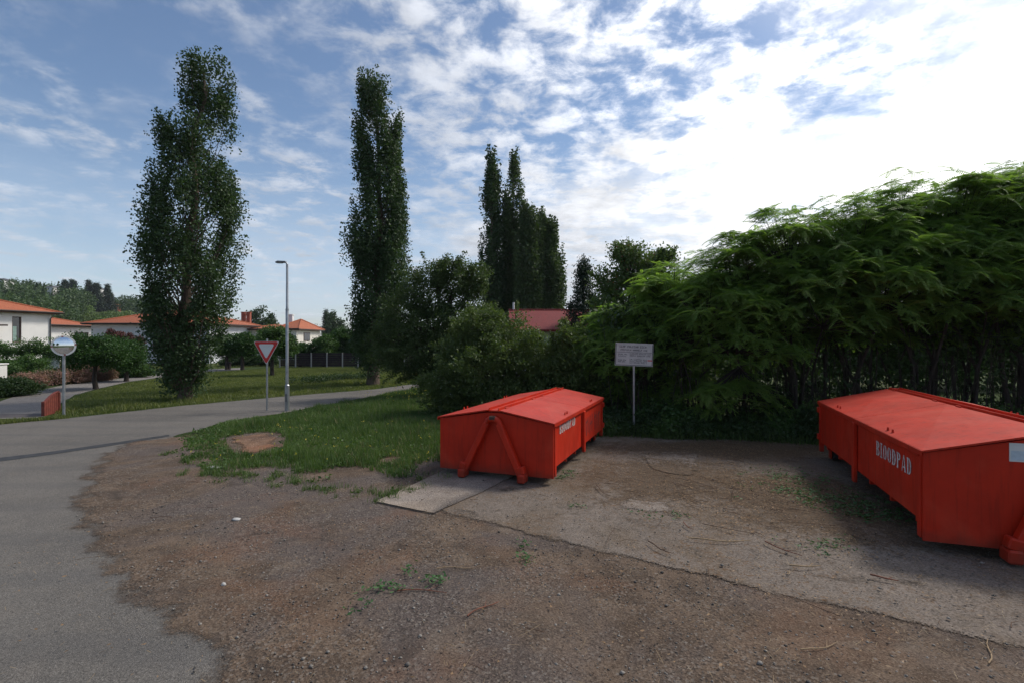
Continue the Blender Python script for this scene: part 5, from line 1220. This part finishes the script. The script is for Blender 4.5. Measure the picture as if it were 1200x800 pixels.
def litter():
    YA = [(-5.5, 3.2), (10, 3.2), (12, 10.5), (6.5, 12.2), (2.2, 13.0), (-.5, 9), (-6, 9.5)]
    P = scatter(YA, 60000); nz = fnoise(P, .9, 6.0, 4); near = np.exp(-((P[:, 0]-4.1)**2/4.5+(P[:, 1]-7.6)**2/5)); rear = np.exp(-((P[:, 0]-4.6)**2/6+(P[:, 1]-10.6)**2/1.6))
    right = np.clip((P[:, 0]+1.5)/5, 0, 1)
    pr = .03+1.0*near*np.clip(.6+1.5*nz, 0, 1.3)+.9*rear+.40*np.clip(nz, 0, 1)*right; k = rng.random(len(P)) < pr; P1 = P[k]
    V, Q = rot_leaf_quads(np.c_[P1, np.full(len(P1), .052)], .040, .5); V[:, 2] = .046+np.abs(V[:, 2]-.052)*.55
    tag(link('leaf_litter', npmesh('leaf_litter', V, Q, M['litter'])), 'brown fallen leaves scattered over the yard', 'leaf litter', kind='stuff')
    # straw, seed stalks
    P = scatter(YA, 15000); k = rng.random(len(P)) < .15+.6*np.clip((P[:, 0]+1)/6, 0, 1); P = P[k]; n = len(P); a = rng.uniform(0, 3.14, n); l = .008+.022*rng.lognormal(-.3, .7, n)
    d = np.c_[np.cos(a), np.sin(a)]*l[:, None]; s = np.c_[-np.sin(a), np.cos(a)]*.0014; z = np.full(n, .050)
    V = np.stack([np.c_[P-d-s, z], np.c_[P+d-s, z+.006], np.c_[P+d+s, z+.006], np.c_[P-d+s, z]], 1).reshape(-1, 3)
    tag(link('straw', npmesh('straw', V, np.arange(4*n).reshape(n, 4), M['dry'])), 'short pale straw stalks strewn over the yard', 'straw', kind='stuff')
    mb = MB(); P = scatter(YA, 900); k = rng.random(len(P)) < .10+.5*np.clip((P[:, 0]+.5)/6, 0, 1); P = np.r_[P, np.array([4.2, 7.8])+rng.normal(0, (1.0, .8), (170, 2)), np.array([2.7, 8.2])+rng.normal(0, (1.2, .9), (90, 2))]; k = np.r_[k, np.ones(260, bool)]; rr = random.Random(8)
    for p in P[k]:
        a = rr.uniform(0, 6.28); l = min(.3, .05+.07*rr.expovariate(1.0)); dx, dy = math.cos(a)*l, math.sin(a)*l; r = rr.uniform(.0016, .0042); bx, by = -dy*rr.uniform(-.3, .3), dx*rr.uniform(-.3, .3)
        mb.tube([(p[0]-dx, p[1]-dy, .047), (p[0]+bx, p[1]+by, .047+l*.06), (p[0]+dx, p[1]+dy, .046)], [r, r*.9, r*.6], 4, False)
    tag(mb.build('small_twigs', M['twig'], recalc=False), 'small broken twigs strewn over the concrete and dirt', 'twigs', kind='stuff')
    # green leaf debris: heap beside the right skip, and sprigs on the dirt
    C = np.concatenate([np.array(g(px, py))+rng.normal(0, s, (n, 2)) for px, py, n, s in ((985, 592, 120, (.42, .35)), (940, 578, 60, (.35, .3)), (1030, 606, 50, (.25, .2)), (925, 560, 50, (.4, .35)), (455, 693, 12, (.08, .06)), (508, 684, 9, (.06, .05)), (478, 672, 5, (.05, .05)), (617, 659, 8, (.05, .04)), (660, 561, 9, (.10, .06)), (670, 556, 6, (.08, .05)), (675, 596, 5, (.06, .05)), (775, 606, 10, (.14, .08)), (960, 640, 16, (.2, .15)), (432, 716, 5, (.05, .04)), (610, 640, 4, (.05, .05)))])
    V, Q = clump_leaves(np.c_[C, np.full(len(C), .07)], 5, (.05, .05, .008), .06, .45); V[:, 2] = .05+np.abs(V[:, 2]-.05)*.5
    tag(link('green_debris', npmesh('green_debris', V, Q, M['litgreen'])), 'wilted green leaf cuttings lying on the ground by the skips', 'leaf litter', kind='stuff')
    # pebbles
    P = np.concatenate([scatter([p for p in YARD], 70000, ((-8, 2.5), (9, 9.5)))]); wgt = np.clip(1.4-np.clip(P[:, 1]-3.0, 0, 9)/5.5, .12, 1)*np.where(inpoly(P, PAD), .25, 1.0); P = P[(rng.random(len(P)) < wgt*.5) & (distpoly(P, YARD) > .22+.5*rng.random(len(P))**2)]
    n = len(P); r = rng.lognormal(-5.05, .42, n); zb = np.where(inpoly(P, PAD), .040, .012)
    oc = np.array([(1, 0, 0), (0, 1, 0), (-1, 0, 0), (0, -1, 0), (0, 0, .7), (0, 0, -.7)]); tri = np.array([(0, 1, 4), (1, 2, 4), (2, 3, 4), (3, 0, 4), (1, 0, 5), (2, 1, 5), (3, 2, 5), (0, 3, 5)])
    V = oc[None]*r[:, None, None]*rng.uniform(.6, 1.35, (n, 6, 1)); a = rng.uniform(0, 6.28, n); x = V[..., 0]*np.cos(a)[:, None]-V[..., 1]*np.sin(a)[:, None]; y = V[..., 0]*np.sin(a)[:, None]+V[..., 1]*np.cos(a)[:, None]
    V = np.stack([x+P[:, :1], y+P[:, 1:], V[..., 2]+(zb+r*.35)[:, None]], -1).reshape(-1, 3); Tq = (tri[None]+(np.arange(n)*6)[:, None, None]).reshape(-1, 3)
    tag(link('gravel', npmesh('gravel', V, Tq, pebm)), 'loose small stones scattered over the dirt yard', 'gravel', kind='stuff')
pebm, N_ = mat('loose_stone'); rnd_ = N_.n('ShaderNodeNewGeometry').outputs['Random Per Island']
N_.set(N_.b, 'Base_Color', N_.mix(rnd_, (.060, .052, .046), (.27, .245, .215))); N_.set(N_.b, 'Roughness', .92)
litter()
STICKS = [((808, 637), (882, 640), .008, 'twigpale', 'long straight pale stick on the concrete between the skips'), ((925, 669), (963, 670.5), .008, 'twigpale', 'short pale stick on the concrete nearer the right skip'), ((1020, 680), (1053, 688.5), .009, 'twigred', 'dark reddish stick on the concrete below the right skip'),
          ((547, 725), (583, 708), .007, 'twigred', 'forked brown twig on the dirt below the left skip'), ((758, 640), (788, 655), .007, 'twig', 'dark thin stick near the concrete edge in the middle'), ((940, 766), (984, 757), .005, 'twigpale', 'pale curved stalk on the dirt below the concrete'), ((1157, 781), (1161, 754), .006, 'twigpale', 'pale upright lying straw stalk near the photo corner'),
          ((466, 694), (524, 697), .006, 'twigred', 'reddish straight twig beside the green leaf cuttings on the dirt'), ((696, 572), (716, 586), .006, 'twig', 'dark little stick right of the left skip'), ((896, 640), (938, 658), .007, 'twigred', 'reddish stick slanting across the concrete centre'), ((800, 617), (812, 626), .006, 'twigred', 'short red brown stick end near the concrete joint'), ((512, 668), (556, 668), .005, 'twigpale', 'thin pale stalk on the dirt edge under the slab')]
for (a, b, r, mm, lab) in STICKS:
    A = Vector((*g(*a), .058+r)); B_ = Vector((*g(*b), .058+r)); d = (B_-A); sd = Vector((-d.y, d.x, 0)); mb = MB()
    if not inpoly(np.array([(A.x, A.y)]), PAD)[0]: A.z = B_.z = .026+r
    pts = [A.lerp(B_, f)+sd*.05*math.sin(f*5+A.x)+Vector((0, 0, .004*math.sin(f*7))) for f in (0, .2, .4, .6, .8, 1)]
    mb.tube(pts, [r, r*.95, r*.85, r*.8, r*.65, r*.45], 6); p = pts[3]; mb.tube([p, p+(d*.18+sd*.16)+Vector((0, 0, .015))], [r*.5, r*.25], 5)
    tag(mb.build('twig', M[mm]), lab, 'twig', 'twigs lying in the yard')
def rock(name, label, px, py, sx, sy, sz):
    c = g(px, py); mb = MB(); V = []; n = 14; m_ = 8
    for j in range(m_+1):
        for i in range(n):
            th_, ph = math.pi*j/m_, 2*math.pi*i/n; v = Vector((math.sin(th_)*math.cos(ph), math.sin(th_)*math.sin(ph), math.cos(th_))); f = 1+.22*mnoise.fractal(v*1.5+Vector((px, 0, 0)), 1, 2, 3)
            V.append((c[0]+v.x*sx*f, c[1]+v.y*sy*f, .015+sz*.5+v.z*sz*f))
    mb.add(V, [(j*n+i, j*n+(i+1) % n, (j+1)*n+(i+1) % n, (j+1)*n+i) for j in range(m_) for i in range(n)], 0, True); tag(mb.build(name, M['stone']), label, 'stone', 'stones in the yard')
rock('stone', 'pale flat stone lying alone on the dirt', 277, 610, .055, .045, .018)
rock('stone', 'pale flat stone at the ragged edge of the verge', 251, 549, .16, .09, .03)
rock('stone', 'small reddish clod of earth on the dirt', 262, 687, .022, .02, .018)

HAZE = 0.00014
if HAZE:
    m_ = bpy.data.materials.new('haze'); m_.use_nodes = True; N_ = NT(m_.node_tree); o_ = N_.n('ShaderNodeOutputMaterial')
    v_ = N_.n('ShaderNodeVolumePrincipled', None, Color=(.86, .92, 1.0), Density=HAZE, Anisotropy=.2); N_.t.links.new(v_.outputs[0], o_.inputs['Volume'])
    mb = MB(); mb.box((0, 450, 29), (1840, 1340, 60)); hz = mb.build('haze', m_); tag(hz, 'thin pale summer haze over the whole scene', 'haze', kind='stuff'); hz.display_type = 'WIRE'
